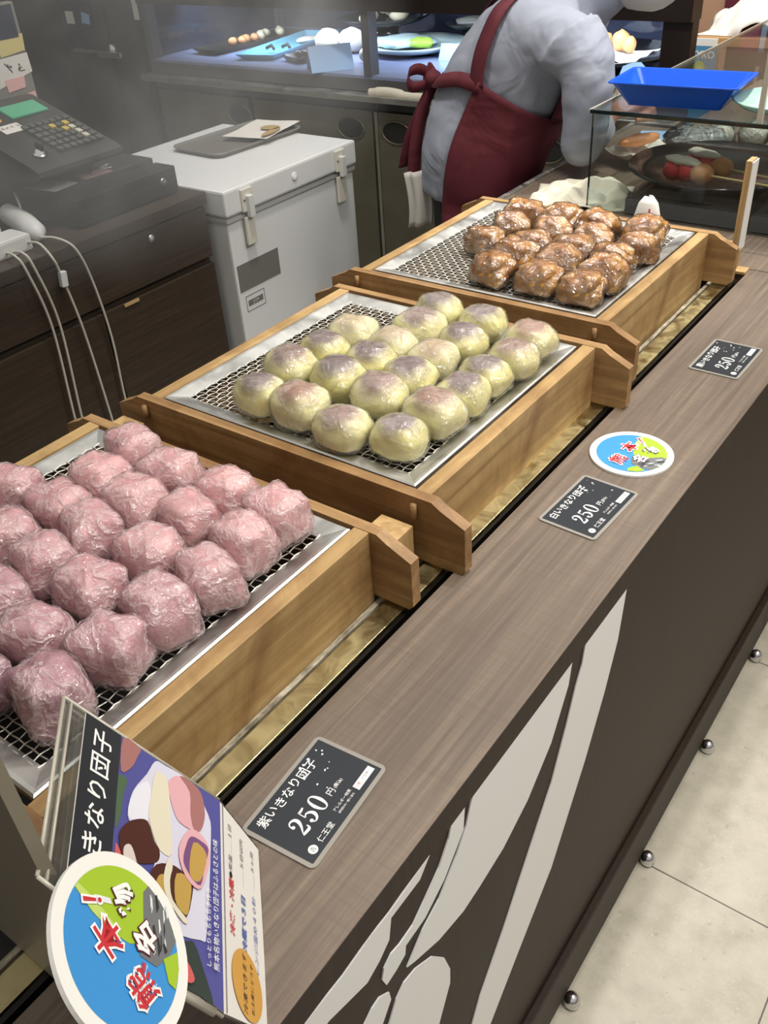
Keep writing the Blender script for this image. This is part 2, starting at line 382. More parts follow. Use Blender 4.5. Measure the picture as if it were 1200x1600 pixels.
def smooth_path(pts, n=8):
    pts = [Vector(p) for p in pts]; out = []
    for i in range(len(pts) - 1):
        p0, p1, p2, p3 = pts[max(i - 1, 0)], pts[i], pts[i + 1], pts[min(i + 2, len(pts) - 1)]
        for k in range(n):
            t = k / n
            out.append(.5 * ((2 * p1) + (p2 - p0) * t + (2 * p0 - 5 * p1 + 4 * p2 - p3) * t * t + (3 * p1 - p0 - 3 * p2 + p3) * t ** 3))
    out.append(pts[-1]); return out
def remeshed(mb, voxel, smooth_it=4):
    """voxel-fuse everything collected in mb into one continuous surface"""
    me = bpy.data.meshes.new('r'); bmesh.ops.recalc_face_normals(mb.bm, faces=mb.bm.faces[:]); mb.bm.to_mesh(me); mb.bm.free()
    o = bpy.data.objects.new('r', me); COL.objects.link(o)
    a = o.modifiers.new('a', 'REMESH'); a.mode = 'VOXEL'; a.voxel_size = voxel
    b = o.modifiers.new('b', 'SMOOTH'); b.iterations = smooth_it; b.factor = .5
    dg = bpy.context.evaluated_depsgraph_get(); m2 = bpy.data.meshes.new_from_object(o.evaluated_get(dg))
    bpy.data.objects.remove(o); bpy.data.meshes.remove(me)
    for p in m2.polygons: p.use_smooth = True
    return m2
def link_mesh(name, me, mat, parent=None):
    me.name = name; me.materials.clear(); me.materials.append(MATS[mat]); o = bpy.data.objects.new(name, me); COL.objects.link(o)
    if parent: o.parent = parent
    return o
H = 0.85

# ------------------------------------------------------------------ room
def struct(name, mb, mat): return tag(mb.build(name, mat), kind='structure')
struct('floor', MB().box(-5, 3, -1.5, 6, -.05, 0), 'floor_tile')
struct('wall_back', MB().box(-5, 3, 5.2, 5.3, 0, 2.9), 'wall_tan')
struct('wall_left', MB().box(-4.6, -4.5, -1.5, 5.2, 0, 2.9), 'wall_dark')

# ------------------------------------------------------------------ service counter
ctr = thing('service_counter', 'long brown wood-grain service counter carrying the steamer trays', 'counter')
mb = MB(); mb.box(-.157, 0, -.7, 1.645, H - .034, H).box(-.76, -.722, -.7, 1.645, H - .034, H).box(-.722, -.157, 1.622, 1.645, H - .034, H).box(-.722, -.157, -.7, -.3, H - .034, H)
mb.build('countertop', 'counter_laminate', ctr)
MB().box(-.02, -.001, -.7, 1.646, .03, H - .034).build('front_panel', 'panel_laminate', ctr)
MB().box(.0, .0007, -.7, 1.645, H - .034, H - .0006).build('edge_band', 'panel_laminate', ctr)
MB().box(-.76, -.742, -.7, 1.646, .03, H - .034).build('rear_panel', 'panel_laminate', ctr)
MB().box(-.74, -.04, -.7, 1.646, .06, .08).build('bottom_board', 'panel_laminate', ctr)
MB().box(-.001, .012, -.7, 1.646, .022, .142, bev=.002).build('kick_board', 'panel_laminate', ctr)
SH = {
'stripe': [(0.7564, 0.8162), (0.7487, 0.7431), (0.7256, 0.6755), (0.6877, 0.5911), (0.6132, 0.4591), (0.5266, 0.3739), (0.4667, 0.3125), (0.4187, 0.38), (0.4399, 0.4259), (0.4919, 0.4949), (0.5438, 0.5745), (0.5931, 0.6488), (0.6203, 0.7165), (0.6365, 0.7643), (0.6482, 0.7882), (0.6526, 0.8162)],
'leaf': [(0.6216, 0.8162), (0.6171, 0.7859), (0.5848, 0.7271), (0.5361, 0.6842), (0.4858, 0.6615), (0.4387, 0.6555), (0.4084, 0.6544), (0.3652, 0.6669), (0.327, 0.6891), (0.3145, 0.698), (0.3404, 0.7211), (0.368, 0.7328), (0.3979, 0.762), (0.4146, 0.7852), (0.4224, 0.8072), (0.4268, 0.8160)],
'thin': [(0.4128, 0.8156), (0.4103, 0.7866), (0.3981, 0.7726), (0.3772, 0.7511), (0.3452, 0.7341), (0.3153, 0.7337), (0.3134, 0.7218), (0.2994, 0.7171), (0.2851, 0.7157), (0.2803, 0.7325), (0.2843, 0.745), (0.2951, 0.7518), (0.3079, 0.7484), (0.3272, 0.7492), (0.3469, 0.7625), (0.37, 0.7796), (0.3863, 0.8019), (0.3908, 0.8157)],
'petal': [(0.3567, 0.8149), (0.3413, 0.7995), (0.2997, 0.8007), (0.2946, 0.7751), (0.28, 0.7644), (0.2625, 0.7579), (0.2383, 0.7681), (0.2155, 0.7778), (0.2077, 0.7776), (0.1844, 0.8155), (0.2377, 0.8104), (0.2749, 0.8129), (0.298, 0.8108), (0.3216, 0.8123), (0.3461, 0.8148)],
'drop': [(0.3082, 0.6813), (0.3261, 0.6768), (0.3526, 0.6563), (0.3724, 0.6224), (0.3818, 0.5862), (0.3809, 0.5591), (0.3585, 0.5112), (0.3481, 0.4727), (0.2668, 0.6307), (0.2825, 0.6506), (0.2955, 0.6728)],
'small': [(0.2873, 0.6996), (0.2887, 0.6846), (0.2743, 0.6657), (0.2628, 0.6385), (0.2329, 0.6964), (0.2527, 0.7053), (0.2634, 0.712), (0.2745, 0.7127)]}
mb = MB(); Mf = frame_m((.0, 0, 0), (0, 1, 0), (0, 0, 1))
def closed_smooth(p, n=3):
    out = []; N = len(p)
    for i in range(N):
        a, b, c, d = (Vector(p[(i + k) % N]) for k in (-1, 0, 1, 2))
        for k in range(n):
            t = k / n; out.append(tuple(.5 * ((2 * b) + (c - a) * t + (2 * a - 5 * b + 4 * c - d) * t * t + (3 * b - a - 3 * c + d) * t ** 3)))
    return out
for k, p in SH.items(): mb.prism(p, -.0008, .0006, Mf)
tag(mb.build('brushstroke_emblem', 'decal_white', ctr), 'pale grey brush-stroke plant emblem on the dark front panel')
for k in range(-3, 4):
    y = .689 + .3005 * k
    mb = MB(); mb.lathe([(.0, 0), (.011, 0), (.0135, .006), (.0135, .014), (.011, .021), (.006, .0255), (0, .027)], 20, Matrix.Translation((.022, y, 0)))
    mb.build('levelling_foot', 'chrome', ctr)

ec = thing('end_counter', 'far section of wood-grain counter under the glass sweets display', 'counter')
MB().box(-.76, 0, 1.6475, 2.53, H - .034, H).box(-.63, 0, 2.53, 3.2, H - .034, H).build('countertop', 'counter_laminate', ec)
MB().box(-.772, -.760, 1.66, 2.53, H - .04, H + .006, bev=.002).build('edge_strip', 'steel', ec)
MB().box(-.02, -.001, 1.6475, 3.2, .03, H - .034).build('front_panel', 'panel_laminate', ec)
MB().box(-.76, -.742, 1.6475, 2.53, .03, H - .034).build('rear_panel', 'panel_laminate', ec)
MB().box(-.63, -.04, 1.6475, 3.2, .06, .08).build('bottom_board', 'panel_laminate', ec)
MB().box(-.001, .012, 1.6475, 3.2, .022, .142, bev=.002).build('kick_board', 'panel_laminate', ec)
for k in range(5):
    mb = MB(); mb.lathe([(.0, 0), (.011, 0), (.0135, .006), (.0135, .014), (.011, .021), (.006, .0255), (0, .027)], 20, Matrix.Translation((.022, 1.8912 + .3005 * k, 0))); mb.build('levelling_foot', 'chrome', ec)

tr = thing('steam_trough', 'stainless steam trough sunk in the counter beneath the trays', 'trough')
mb = MB(); mb.box(-.700, -.172, -.28, 1.60, .735, .74).box(-.705, -.70, -.28, 1.60, .735, .842).box(-.172, -.168, -.28, 1.60, .735, .842).box(-.7, -.17, 1.60, 1.605, .735, .842).box(-.7, -.17, -.285, -.28, .735, .842)
mb.build('basin', 'trough_dark', tr)
MB().box(-.198, -.1735, -.28, 1.60, .8405, .845, bev=.001).build('rim', 'flange_gold_reflection', tr)
MB().box(-.2095, -.2035, -.28, 1.60, .830, .841).build('scale_ridge', 'scale_crust', tr)
MB().box(-.72, -.69, -.28, 1.60, .838, .843).build('rear_rim', 'steel', tr)

# ------------------------------------------------------------------ steamer trays and racks
def end_board(sgn):
    # profile in x,z; ears drop at both sides
    pts = [(-.277, 0), (-.277, .064), (-.246, .078), (-.235, .085), (.235, .085), (.246, .078), (.277, .064), (.277, .006), (.271, 0), (.205, 0), (.205, -.05), (-.205, -.05), (-.205, 0)]
    mb = MB(); mb.prism(pts, -.007, .007, frame_m((0, sgn, 0), (1, 0, 0), (0, 0, 1))); return mb
TX, TL2 = -.427, .218      # tray centre x, half length
def make_tray(label, y, dx):
    t = thing('wooden_steamer_tray', label, 'steamer tray', (TX + dx, y, H), 0, 'wooden steamer trays on the trough')
    for s in (-1, 1): end_board(s * (TL2 - .007)).build('end_board', 'tray_wood_crosswise', t)
    for s in (-1, 1):
        MB().box(s * .2140 - .0095 + .002, s * .2140 + .0095 + .002, -TL2 + .014, TL2 - .014, -.05, .0845, bev=.0012).build('side_board', 'tray_wood_lengthwise', t)
    return t
def spacer(t, xs, dowel):
    for x in xs:
        MB().box(x - .021, x + .021, TL2 + .0005, TL2 + .0475, .018, .058, bev=.001).build('spacer_block', 'block_wood', t)
trays = []
for lab, y, dx in [('wooden steamer tray holding the pink dumplings, nearest the camera', .364, -.009), ('wooden steamer tray holding the pale yellow dumplings, middle of the three', .862, .008), ('wooden steamer tray holding the brown dumplings, farthest of the three', 1.355, -.013)]:
    trays.append(make_tray(lab, y, dx))
spacer(trays[0], (.216, -.216), 0); spacer(trays[1], (-.216,), 0)
for t in trays[1:]:
    for x in (.214, -.218):
        MB().tube([(x, -TL2 - .004, .06), (x, -TL2 - .004, .078)], .0038, 8).build('dowel_peg', 'tray_wood_crosswise', t)

def rack_frame():
    mb = MB(); ox, oy, w = .2005, .197, .024
    prof = [(0, -.004), (0, .004), (.002, .0055), (.006, .005), (w, .0), (w, -.002)]
    for (cx, cy, dx, dy, L) in ((1, 0, 0, 1, oy), (-1, 0, 0, 1, oy), (0, 1, 1, 0, ox), (0, -1, 1, 0, ox)):
        rows = []
        for e in (-1, 1):
            row = []
            for d, z in prof:
                q = e * (L - d)
                row.append(Vector((cx * (ox - d) + dx * q, cy * (oy - d) + dy * q, z)))
            rows.append(row)
        mb.grid(rows, False, False)
    return mb
def wires():
    mb = MB(); p = .0098; nx, ny = 18, 18; r = .00085; a = .0011
    X0 = .176
    for i in range(-nx + 0, nx + 1):
        x = i * p
        pts = [(x, j * p * .5, a * (1 if (j // 2 + i) % 2 == 0 else -1) if j % 2 == 0 else 0) for j in range(-2 * ny, 2 * ny + 1)]
        mb.tube(pts, r, 4, False)
    for j in range(-ny, ny + 1):
        y = j * p
        pts = [(i * p * .5, y, -a * (1 if (i // 2 + j) % 2 == 0 else -1) if i % 2 == 0 else 0) for i in range(-2 * nx, 2 * nx + 1)]
        mb.tube(pts, r, 4, False)
    return mb
fr0 = rack_frame(); wr0 = wires()
rack = thing('mesh_rack', 'steel-framed wire mesh rack under the pink dumplings', 'rack', (-.4300, .364, .9315), 0, 'wire mesh racks in the trays')
fr0.build('rack_frame', 'steel', rack); wr0.build('wire_mesh', 'wire_steel', rack)
for lab, y, dx in [('steel-framed wire mesh rack under the pale yellow dumplings', .857, .0105), ('steel-framed wire mesh rack under the brown dumplings', 1.352, -.0095)]:
    r2 = copy_tree(rack); r2.location = (TX + dx, y, .9315); r2['label'] = lab

# ------------------------------------------------------------------ dumplings
def dumpling_body(seed, rx, ry, h, ex, amp, ez):
    mb = MB(); rows = []; seg, rings = 28, 16
    f = lambda v, e: math.copysign(abs(v) ** (2 / e), v)
    for i in range(rings + 1):
        th = -pi / 2 + pi * (i / rings) * .998 + .001; row = []
        for k in range(seg):
            ph = 2 * pi * k / seg
            d = Vector((f(cos(th), ex) * f(cos(ph), ex), f(cos(th), ex) * f(sin(ph), ex), f(sin(th), ez)))
            taper = 1 - .13 * max(d.z, 0) - .05 * max(-d.z, 0)
            n = 1 + amp * noise.noise(d * 1.3 + Vector((seed * 5.1, seed, 0))) + amp * .45 * noise.noise(d * 3.7 + Vector((0, seed * 3.7, seed)))
            p = Vector((d.x * rx * taper, d.y * ry * taper, d.z * h / 2)) * n
            p.z = max(p.z + h / 2, 0); row.append(p)
        rows.append(row)
    mb.grid(rows, True, True, True); return mb
def wrap_film(seed, rx, ry, h, ex, amp, ez):
    mb = MB(); rows = []; seg, rings = 44, 20
    f = lambda v, e: math.copysign(abs(v) ** (2 / e), v)
    for i in range(rings + 1):
        th = -pi * .46 + (pi / 2 + pi * .46) * (i / rings) * .999; row = []
        for k in range(seg):
            ph = 2 * pi * k / seg
            d = Vector((f(cos(th), ex) * f(cos(ph), ex), f(cos(th), ex) * f(sin(ph), ex), f(sin(th), ez)))
            taper = 1 - .12 * max(d.z, 0)
            n = 1.03 + amp * noise.noise(d * 1.3 + Vector((seed * 5.1, seed, 0))) + amp * .45 * noise.noise(d * 3.7 + Vector((0, seed * 3.7, seed)))
            n += .05 * abs(noise.noise(d * 4.5 + Vector((seed, 9, seed * 2)))) + .02 * noise.noise(d * 11)
            flare = max(-d.z, 0) ** 2 * (.07 + .22 * max(noise.noise(Vector((cos(ph) * 1.5, sin(ph) * 1.5, seed * 4.0))), 0))
            p = Vector((d.x * rx * taper * (n + flare), d.y * ry * taper * (n + flare), d.z * h / 2 * n))
            p.z = max(p.z + h / 2, .0004); row.append(p)
        rows.append(row)
    mb.grid(rows, True, True, False); return mb
ORD = ['nearest', 'second', 'third', 'fourth', 'fifth', 'sixth', 'seventh']
def place_dumplings(kind, word, pts, dims, ex, ez, amp, body_m, film_m, cols, rzj):
    protos = []
    for v in range(4):
        t = thing(kind + '_dumpling', 'x', 'dumpling', (0, 0, 0), 0, word + ' dumplings on the mesh rack')
        dumpling_body(v * 3.3 + dims[0] * 100, *dims, ex, amp, ez).build('dough', body_m, t)
        wrap_film(v * 3.3 + dims[0] * 100, *dims, ex, amp, ez).build('plastic_wrap', film_m, t)
        protos.append(t)
    by = {}
    for x, y in pts: by.setdefault(min(range(len(cols)), key=lambda i: abs(cols[i] - x)), []).append((x, y))
    used = [0] * 4; q = 0
    for ci in sorted(by):
        col = sorted(by[ci], key=lambda p: -p[1])
        for n, (x, y) in enumerate(col):
            v = (q * 3 + ci) % 4; q += 1
            o = protos[v] if not used[v] else copy_tree(protos[v]); used[v] += 1
            o.location = (x, y, .934); o.rotation_euler = (0, 0, random.uniform(-rzj, rzj) + (pi if random.random() < .5 else 0))
            s = random.uniform(.95, 1.05); o.scale = (s * random.uniform(.97, 1.03), s, s * random.uniform(.93, 1.05))
            pos = 'farthest back' if n == 0 else (ORD[n] + ' from the back')
            row = ['the customer-side row', 'the second row from customer side', 'the third row from customer side', 'the fourth row from customer side', 'the row nearest the register'][ci]
            o['label'] = '%s wrapped dumpling %s of %s' % (word, pos, row)
PK = [(-.508, .521), (-.433, .508), (-.359, .518), (-.287, .517), (-.497, .464), (-.426, .452), (-.357, .461), (-.285, .465), (-.561, .395), (-.493, .405), (-.425, .393), (-.351, .4), (-.276, .408), (-.495, .345), (-.428, .337), (-.357, .335), (-.281, .352), (-.422, .282), (-.352, .268), (-.283, .295), (-.281, .232), (-.349, .205), (-.563, .338), (-.492, .288)]
WH = [(-.26, 1.007), (-.253, .946), (-.261, .886), (-.259, .83), (-.263, .774), (-.269, .709), (-.342, 1.016), (-.332, .947), (-.343, .891), (-.339, .828), (-.343, .769), (-.339, .691), (-.415, 1.016), (-.409, .958), (-.408, .895), (-.406, .837), (-.414, .781), (-.414, .703), (-.481, .897), (-.482, .838), (-.493, .777), (-.479, .703)]
BR = [(-.290, 1.457), (-.272, 1.386), (-.288, 1.323), (-.272, 1.257), (-.277, 1.193), (-.372, 1.455), (-.355, 1.390), (-.360, 1.330), (-.355, 1.27), (-.351, 1.197), (-.444, 1.455), (-.428, 1.388), (-.433, 1.325), (-.43, 1.264), (-.432, 1.195), (-.517, 1.451), (-.507, 1.386), (-.512, 1.306)]
place_dumplings('pink', 'pink', PK, (.0325, .0275, .054), 3.8, 3.2, .15, 'pink_dough', 'pink_wrap', [-.282, -.354, -.426, -.497, -.561], .35)
place_dumplings('yellow', 'pale yellow', WH, (.0345, .0295, .050), 3.0, 2.7, .11, 'white_dough', 'white_wrap', [-.261, -.34, -.411, -.484], .2)
place_dumplings('brown', 'brown', BR, (.035, .030, .047), 3.0, 2.8, .26, 'brown_dough', 'brown_wrap', [-.28, -.358, -.432, -.512], .4)

# ------------------------------------------------------------------ price cards
def ribbon(mb, pts, ws, M, z):
    pts = [Vector((p[0], p[1], 0)) for p in pts]; L, Rr_ = [], []
    for i, p in enumerate(pts):
        t = (pts[min(i + 1, len(pts) - 1)] - pts[max(i - 1, 0)]).normalized(); n = Vector((-t.y, t.x, 0)); w = ws[i] / 2
        L.append(M @ (p + n * w + Vector((0, 0, z)))); Rr_.append(M @ (p - n * w + Vector((0, 0, z))))
    mb.grid([L, Rr_], False, False)
def serif_digit(mb, ch, x, y, s, M, z):
    T = lambda P: [(x + a * s, y + b * s) for a, b in P]
    def st(P, Wd, n=6):
        sp = smooth_path([(a, b, 0) for a, b in P], n); ws = []
        for i in range(len(sp)):
            u = i / n; k = min(int(u), len(Wd) - 2); ws.append((Wd[k] + (Wd[k + 1] - Wd[k]) * (u - k)) * s)
        ribbon(mb, T([(q.x, q.y) for q in sp]), ws, M, z)
    dot = lambda a, b, r: mb.poly([(x + (a + r * cos(t * pi / 6)) * s, y + (b + r * sin(t * pi / 6)) * s) for t in range(12)], M, z + .00002)
    if ch == '2':
        dot(.13, .70, .09); st([(.07, .74), (.14, .93), (.30, .98), (.47, .88), (.49, .68), (.36, .42), (.16, .20), (.06, .06)], [.05, .06, .09, .15, .17, .11, .05, .04])
        st([(.04, .06), (.2, .07), (.42, .05), (.52, .10), (.55, .26)], [.05, .14, .15, .10, .04])
    if ch == '5':
        st([(.12, .97), (.10, .52)], [.05, .04]); st([(.11, .93), (.28, .91), (.46, .95)], [.10, .12, .08])
        st([(.10, .52), (.26, .62), (.43, .52), (.50, .32), (.40, .10), (.22, .02), (.10, .12)], [.04, .07, .13, .17, .12, .06, .05]); dot(.12, .19, .09)
    if ch == '0':
        st([(.29, 1.0), (.13, .88), (.06, .5), (.13, .12), (.29, 0), (.45, .12), (.52, .5), (.45, .88), (.29, 1.0)], [.04, .10, .17, .10, .04, .10, .17, .10, .04])
def price_card(label, name, centre, ang, seed):
    t = thing('price_card', label, 'price card', (centre[0], centre[1], H), pi / 2 + ang, 'price cards on the countertop')
    I = Matrix.Identity(4); rnd = random.Random(seed)
    MB().prism(rrect(.1135, .0755, .006), .0002, .0016).build('laminate_border', 'card_border', t)
    MB().prism(rrect(.1055, .0675, .001), .0016, .0018).build('black_sheet', 'card_black', t)
    mb = MB()
    n = len(name)
    for i, c in enumerate(name): mb.text(c, .0115, Matrix.Translation((-.041 + i * .0112, .0235 + .0008 * sin(i * 2), 0)), .00205, bold=.00008)
    mb.build('title_lettering', 'ink_white', t)
    mb = MB()
    for i, c in enumerate('250'): serif_digit(mb, c, -.036 + i * .0135, -.0135, .0185, I, .00205)
    mb.text('円', .008, Matrix.Translation((.011, -.0085, 0)), .00205).text('(税込)', .0042, Matrix.Translation((.0215, -.0085, 0)), .00205)
    mb.build('price_lettering', 'ink_white', t)
    mb = MB(); mb.poly(ell(.0042, .0042, 24, -.042, -.0265), I, .00205); mb.text('仁王堂', .0068, Matrix.Translation((-.0235, -.0268, 0)), .00205)
    mb.build('shop_lettering', 'ink_white', t)
    MB().text('吉', .0052, Matrix.Translation((-.042, -.0267, 0)), .0022).build('emblem_mark', 'card_black', t)
    mb = MB(); mb.text('アレルギー物質', .0036, Matrix.Translation((.0085, -.0215, 0)), .00205).text('原材料の一部に含む', .0026, Matrix.Translation((.0085, -.0262, 0)), .00205)
    mb.build('small_lettering', 'ink_white', t)
    MB().prism([(.0245, -.0285), (.0495, -.0285), (.0495, -.0215), (.0245, -.0215)], .0018, .00205).build('white_strip', 'ink_white', t)
    mb = MB(); mb.mat('ink_red').text('小麦', .0035, Matrix.Translation((.0285, -.025, 0)), .0022).mat('label_grey').text('大豆卵', .0032, Matrix.Translation((.0395, -.025, 0)), .0022)
    mb.build('strip_lettering', 'ink_red', t)
    mb = MB()
    for k in range(16):
        a, b = rnd.uniform(.012, .048), rnd.uniform(-.012, .030); r = rnd.uniform(.0004, .0016)
        mb.poly([(a + r * rnd.uniform(.4, 1.5) * cos(q), b + r * rnd.uniform(.4, 1.5) * sin(q)) for q in (0, 1.2, 2.5, 3.7, 5)], I, .002)
    mb.build('splash_print', 'ink_white', t)
    return t
price_card('black laminated price card reading 紫いきなり団子, nearest the camera', '紫いきなり団子', (-.0963, .3293), .082, 1)
price_card('black laminated price card reading 白いきなり団子, beside the round sticker', '白いきなり団子', (-.0848, .833), -.05, 2)
price_card('black laminated price card reading 黒いきなり団子, farthest along the counter', '黒いきなり団子', (-.076, 1.2833), -.017, 3)

# ------------------------------------------------------------------ round badge (sky, hill, rocks, lettering)
def badge(name, label, M, scale=1.0):
    t = thing(name, label, 'round sign'); t.matrix_world = M
    r = .053
    MB().prism(ell(r, r, 64), -.003, 0).build('white_disc', 'disc_white', t)
    z = .0002; I = Matrix.Identity(4); ri = .0445
    mb = MB()
    mb.mat('sky_blue').poly(ell(ri, ri, 64), I, z)
    hill = [(ri * cos(a), ri * sin(a)) for a in [radians(-62 + 127 * i / 20) for i in range(21)]] + [(.010, .0265), (.004, .012), (.002, -.004), (.008, -.020), (.014, -.033)]
    mb.mat('hill_green').poly(hill, I, z * 2)
    mb.mat('hill_light').poly([(.019, .040), (.010, .0265), (.004, .012), (.008, .008), (.016, .022), (.022, .0385)], I, z * 3)
    mb.mat('rock_grey').poly([(-.002, -.012), (.014, -.014), (.036, -.012), (.0415, -.016), (.036, -.026), (.028, -.0345), (.016, -.0415), (.004, -.035), (-.004, -.026)], I, z * 3)
    rnd = random.Random(4)
    for k in range(13):
        a, b = rnd.uniform(.0, .030), rnd.uniform(-.034, -.016); L = rnd.uniform(.004, .011); w = rnd.uniform(.0006, .0022)
        mb.mat('rock_black' if k % 2 else 'rock_white').poly([(a, b), (a + L, b + w), (a + L * 1.1, b + w * .2), (a + L * .4, b - w)], I, z * (4 + k * .1))
    mb.mat('hill_green').poly([(-.010, -.036), (.002, -.031), (.010, -.0425), (.0, -.0442), (-.012, -.042)], I, z * 4)
    mb.mat('rock_white').poly([(.012, .030), (.017, .022), (.019, .012), (.022, .014), (.020, .025), (.015, .032)], I, z * 4)
    mb.build('landscape_print', 'sky_blue', t)
    items = [('熊', -.0175, -.0165, .0215, .86), ('本', .0005, .0125, .0225, .92), ('！', .0205, .0275, .018, .3), ('名', .0095, -.0155, .018, .85), ('物', .0265, .0025, .0175, .75)]
    for nm, dx, mat, bold, zz in (('lettering_outline', 0, 'ink_white', .0016, 6), ('lettering', 1, 'ink_red', .0003, 7)):
        mb = MB()
        for i, (c, x, y, s, rot) in enumerate(items):
            Mx = Matrix.Translation((x, y, 0)) @ Matrix.Rotation(rot, 4, 'Z')
            if i < 3: mb.mat(mat).text(c, s, Mx, z * zz, bold=bold)
            else:
                mb.mat('ink_maroon' if dx == 0 else 'ink_white').text(c, s, Mx, z * zz, bold=bold * (.9 if dx == 0 else 2.2))
        mb.build(nm, mat, t)
    return t
badge('round_sticker', 'round blue and green sticker reading 熊本名物 lying on the countertop', Matrix.Translation((-.0885, .9645, H + .0032)) @ Matrix.Rotation(pi / 2 - radians(58), 4, 'Z'))

# ------------------------------------------------------------------ leaning acrylic menu stand
e2 = Vector((-.7065, .7065, .030)).normalized()
eb = Vector((.33504, .37178, -.86575)); ea = Vector((.16324, .2042, -.96522))
FC = Vector((-.11414, .24884, .92335)); TRc = Vector((-.10207, .26393, .852))
MU = frame_m(FC, e2, -eb); ML = frame_m(TRc, e2, -ea)
st = thing('acrylic_menu_stand', 'clear acrylic menu stand with dumpling photo, leaning at front of the counter', 'menu stand', TRc - e2 * .07)
bpy.context.view_layer.update()
inv = Matrix.Translation(-(TRc - e2 * .07))
MU = inv @ MU; ML = inv @ ML
MB().prism([(.004, 0), (.004, .1585), (-.125, .1575), (-.1555, 0)], -.0035, -.001, MU).build('clear_plate', 'acrylic', st)
mb = MB()
for a, b in (((.004, 0), (.004, .1585)), ((.004, .1585), (-.125, .1575)), ((.003, .152), (-.125, .151)), ((-.125, .1575), (-.1555, 0))):
    mb.tube([MU @ Vector((a[0], a[1], -.002)), MU @ Vector((b[0], b[1], -.002))], .0014, 6)
mb.build('plate_edge', 'acrylic_edge', st)
MB().prism([(.001, .001), (.001, .1398), (-.1275, .1385), (-.1535, .001)], -.001, -.0004, MU).build('sheet_backing', 'paper_white', st)
PR = {
'plate': [(0.0, 0.0621), (-0.0018, 0.0729), (-0.0168, 0.0806), (-0.0371, 0.0926), (-0.057, 0.0958), (-0.0631, 0.0879), (-0.0737, 0.0686), (-0.0988, 0.0731), (-0.1185, 0.0564), (-0.1157, 0.0241), (-0.1072, 0.0176), (-0.0387, 0.0128), (-0.0181, 0.0155), (0.0, 0.0363)],
'dish': [(-0.023, 0.0809), (-0.0338, 0.0903), (-0.051, 0.0957), (-0.0587, 0.0932), (-0.0522, 0.0775), (-0.0364, 0.0747), (-0.0257, 0.0767)],
'cream': [(-0.0112, 0.0723), (-0.0125, 0.06), (-0.0399, 0.0561), (-0.0672, 0.0536), (-0.0693, 0.0651), (-0.0583, 0.0733), (-0.048, 0.0772), (-0.035, 0.0761)],
'pink': [(-0.0107, 0.0587), (-0.0014, 0.0477), (-0.008, 0.0361), (-0.0279, 0.0357), (-0.0387, 0.0314), (-0.0395, 0.0466), (-0.0323, 0.0537), (-0.0205, 0.0582)],
'rose': [(-0.0014, 0.0477), (0.0, 0.0363), (-0.0043, 0.0244), (-0.0202, 0.02), (-0.0354, 0.0243), (-0.0387, 0.0314), (-0.0279, 0.0357), (-0.0095, 0.0368)],
'brown': [(-0.0569, 0.0884), (-0.0532, 0.0775), (-0.0648, 0.0704), (-0.0702, 0.065), (-0.0788, 0.0671), (-0.0863, 0.0824), (-0.0895, 0.0962), (-0.0756, 0.1023), (-0.0647, 0.0974)],
'sheen': [(-0.0807, 0.0971), (-0.0772, 0.0915), (-0.0851, 0.0861), (-0.0964, 0.0828), (-0.0922, 0.0878), (-0.0886, 0.0963)],
'brown2': [(-0.0811, 0.0682), (-0.0747, 0.0507), (-0.0786, 0.0349), (-0.0823, 0.0322), (-0.1058, 0.0383), (-0.1003, 0.0498), (-0.1114, 0.0604), (-0.1026, 0.0717), (-0.0949, 0.0746)],
'yellow': [(-0.0874, 0.0653), (-0.0862, 0.0579), (-0.1032, 0.0596), (-0.1042, 0.0668), (-0.098, 0.069)],
'yellow2': [(-0.0798, 0.0493), (-0.0796, 0.0349), (-0.1018, 0.0371), (-0.1046, 0.0421), (-0.0985, 0.0499)],
'cream2': [(-0.0714, 0.0567), (-0.0767, 0.0532), (-0.087, 0.0554), (-0.0995, 0.0523), (-0.1076, 0.0383), (-0.1107, 0.042), (-0.1005, 0.0572), (-0.0904, 0.0614), (-0.0796, 0.0601)],
'pink2': [(-0.0419, 0.0383), (-0.0389, 0.0271), (-0.0449, 0.0172), (-0.0568, 0.0158), (-0.08, 0.0242), (-0.0815, 0.0349), (-0.0738, 0.0443), (-0.0595, 0.0476)],
'purple': [(-0.0459, 0.0355), (-0.045, 0.0243), (-0.0481, 0.0172), (-0.0632, 0.0215), (-0.0787, 0.0255), (-0.0767, 0.0349), (-0.0685, 0.0431), (-0.0555, 0.0407)],
'yellow3': [(-0.0496, 0.0333), (-0.0532, 0.0193), (-0.076, 0.0262), (-0.0747, 0.037)],
'red': [(-0.081, 0.104), (-0.0867, 0.0982), (-0.0955, 0.0957), (-0.0969, 0.0839), (-0.0922, 0.0878), (-0.0922, 0.0983), (-0.0949, 0.1026)],
'browntop': [(0.0005, 0.1051), (0.0005, 0.0885), (-0.0063, 0.09), (-0.0193, 0.0954), (-0.0271, 0.1048)],
'green': [(-0.0322, 0.1073), (-0.0305, 0.0982), (-0.0443, 0.1006), (-0.0598, 0.1015), (-0.0712, 0.1051), (-0.0504, 0.1067)],
'dark': [(-0.1203, 0.0544), (-0.1206, 0.0375), (-0.1191, 0.0294), (-0.1339, 0.0201), (-0.1520, 0.0111), (-0.1505, 0.0242), (-0.148, 0.0427), (-0.1323, 0.0442)],
'red2': [(-0.1405, 0.043), (-0.135, 0.0382), (-0.1433, 0.0312), (-0.1474, 0.036), (-0.1444, 0.0409)]}
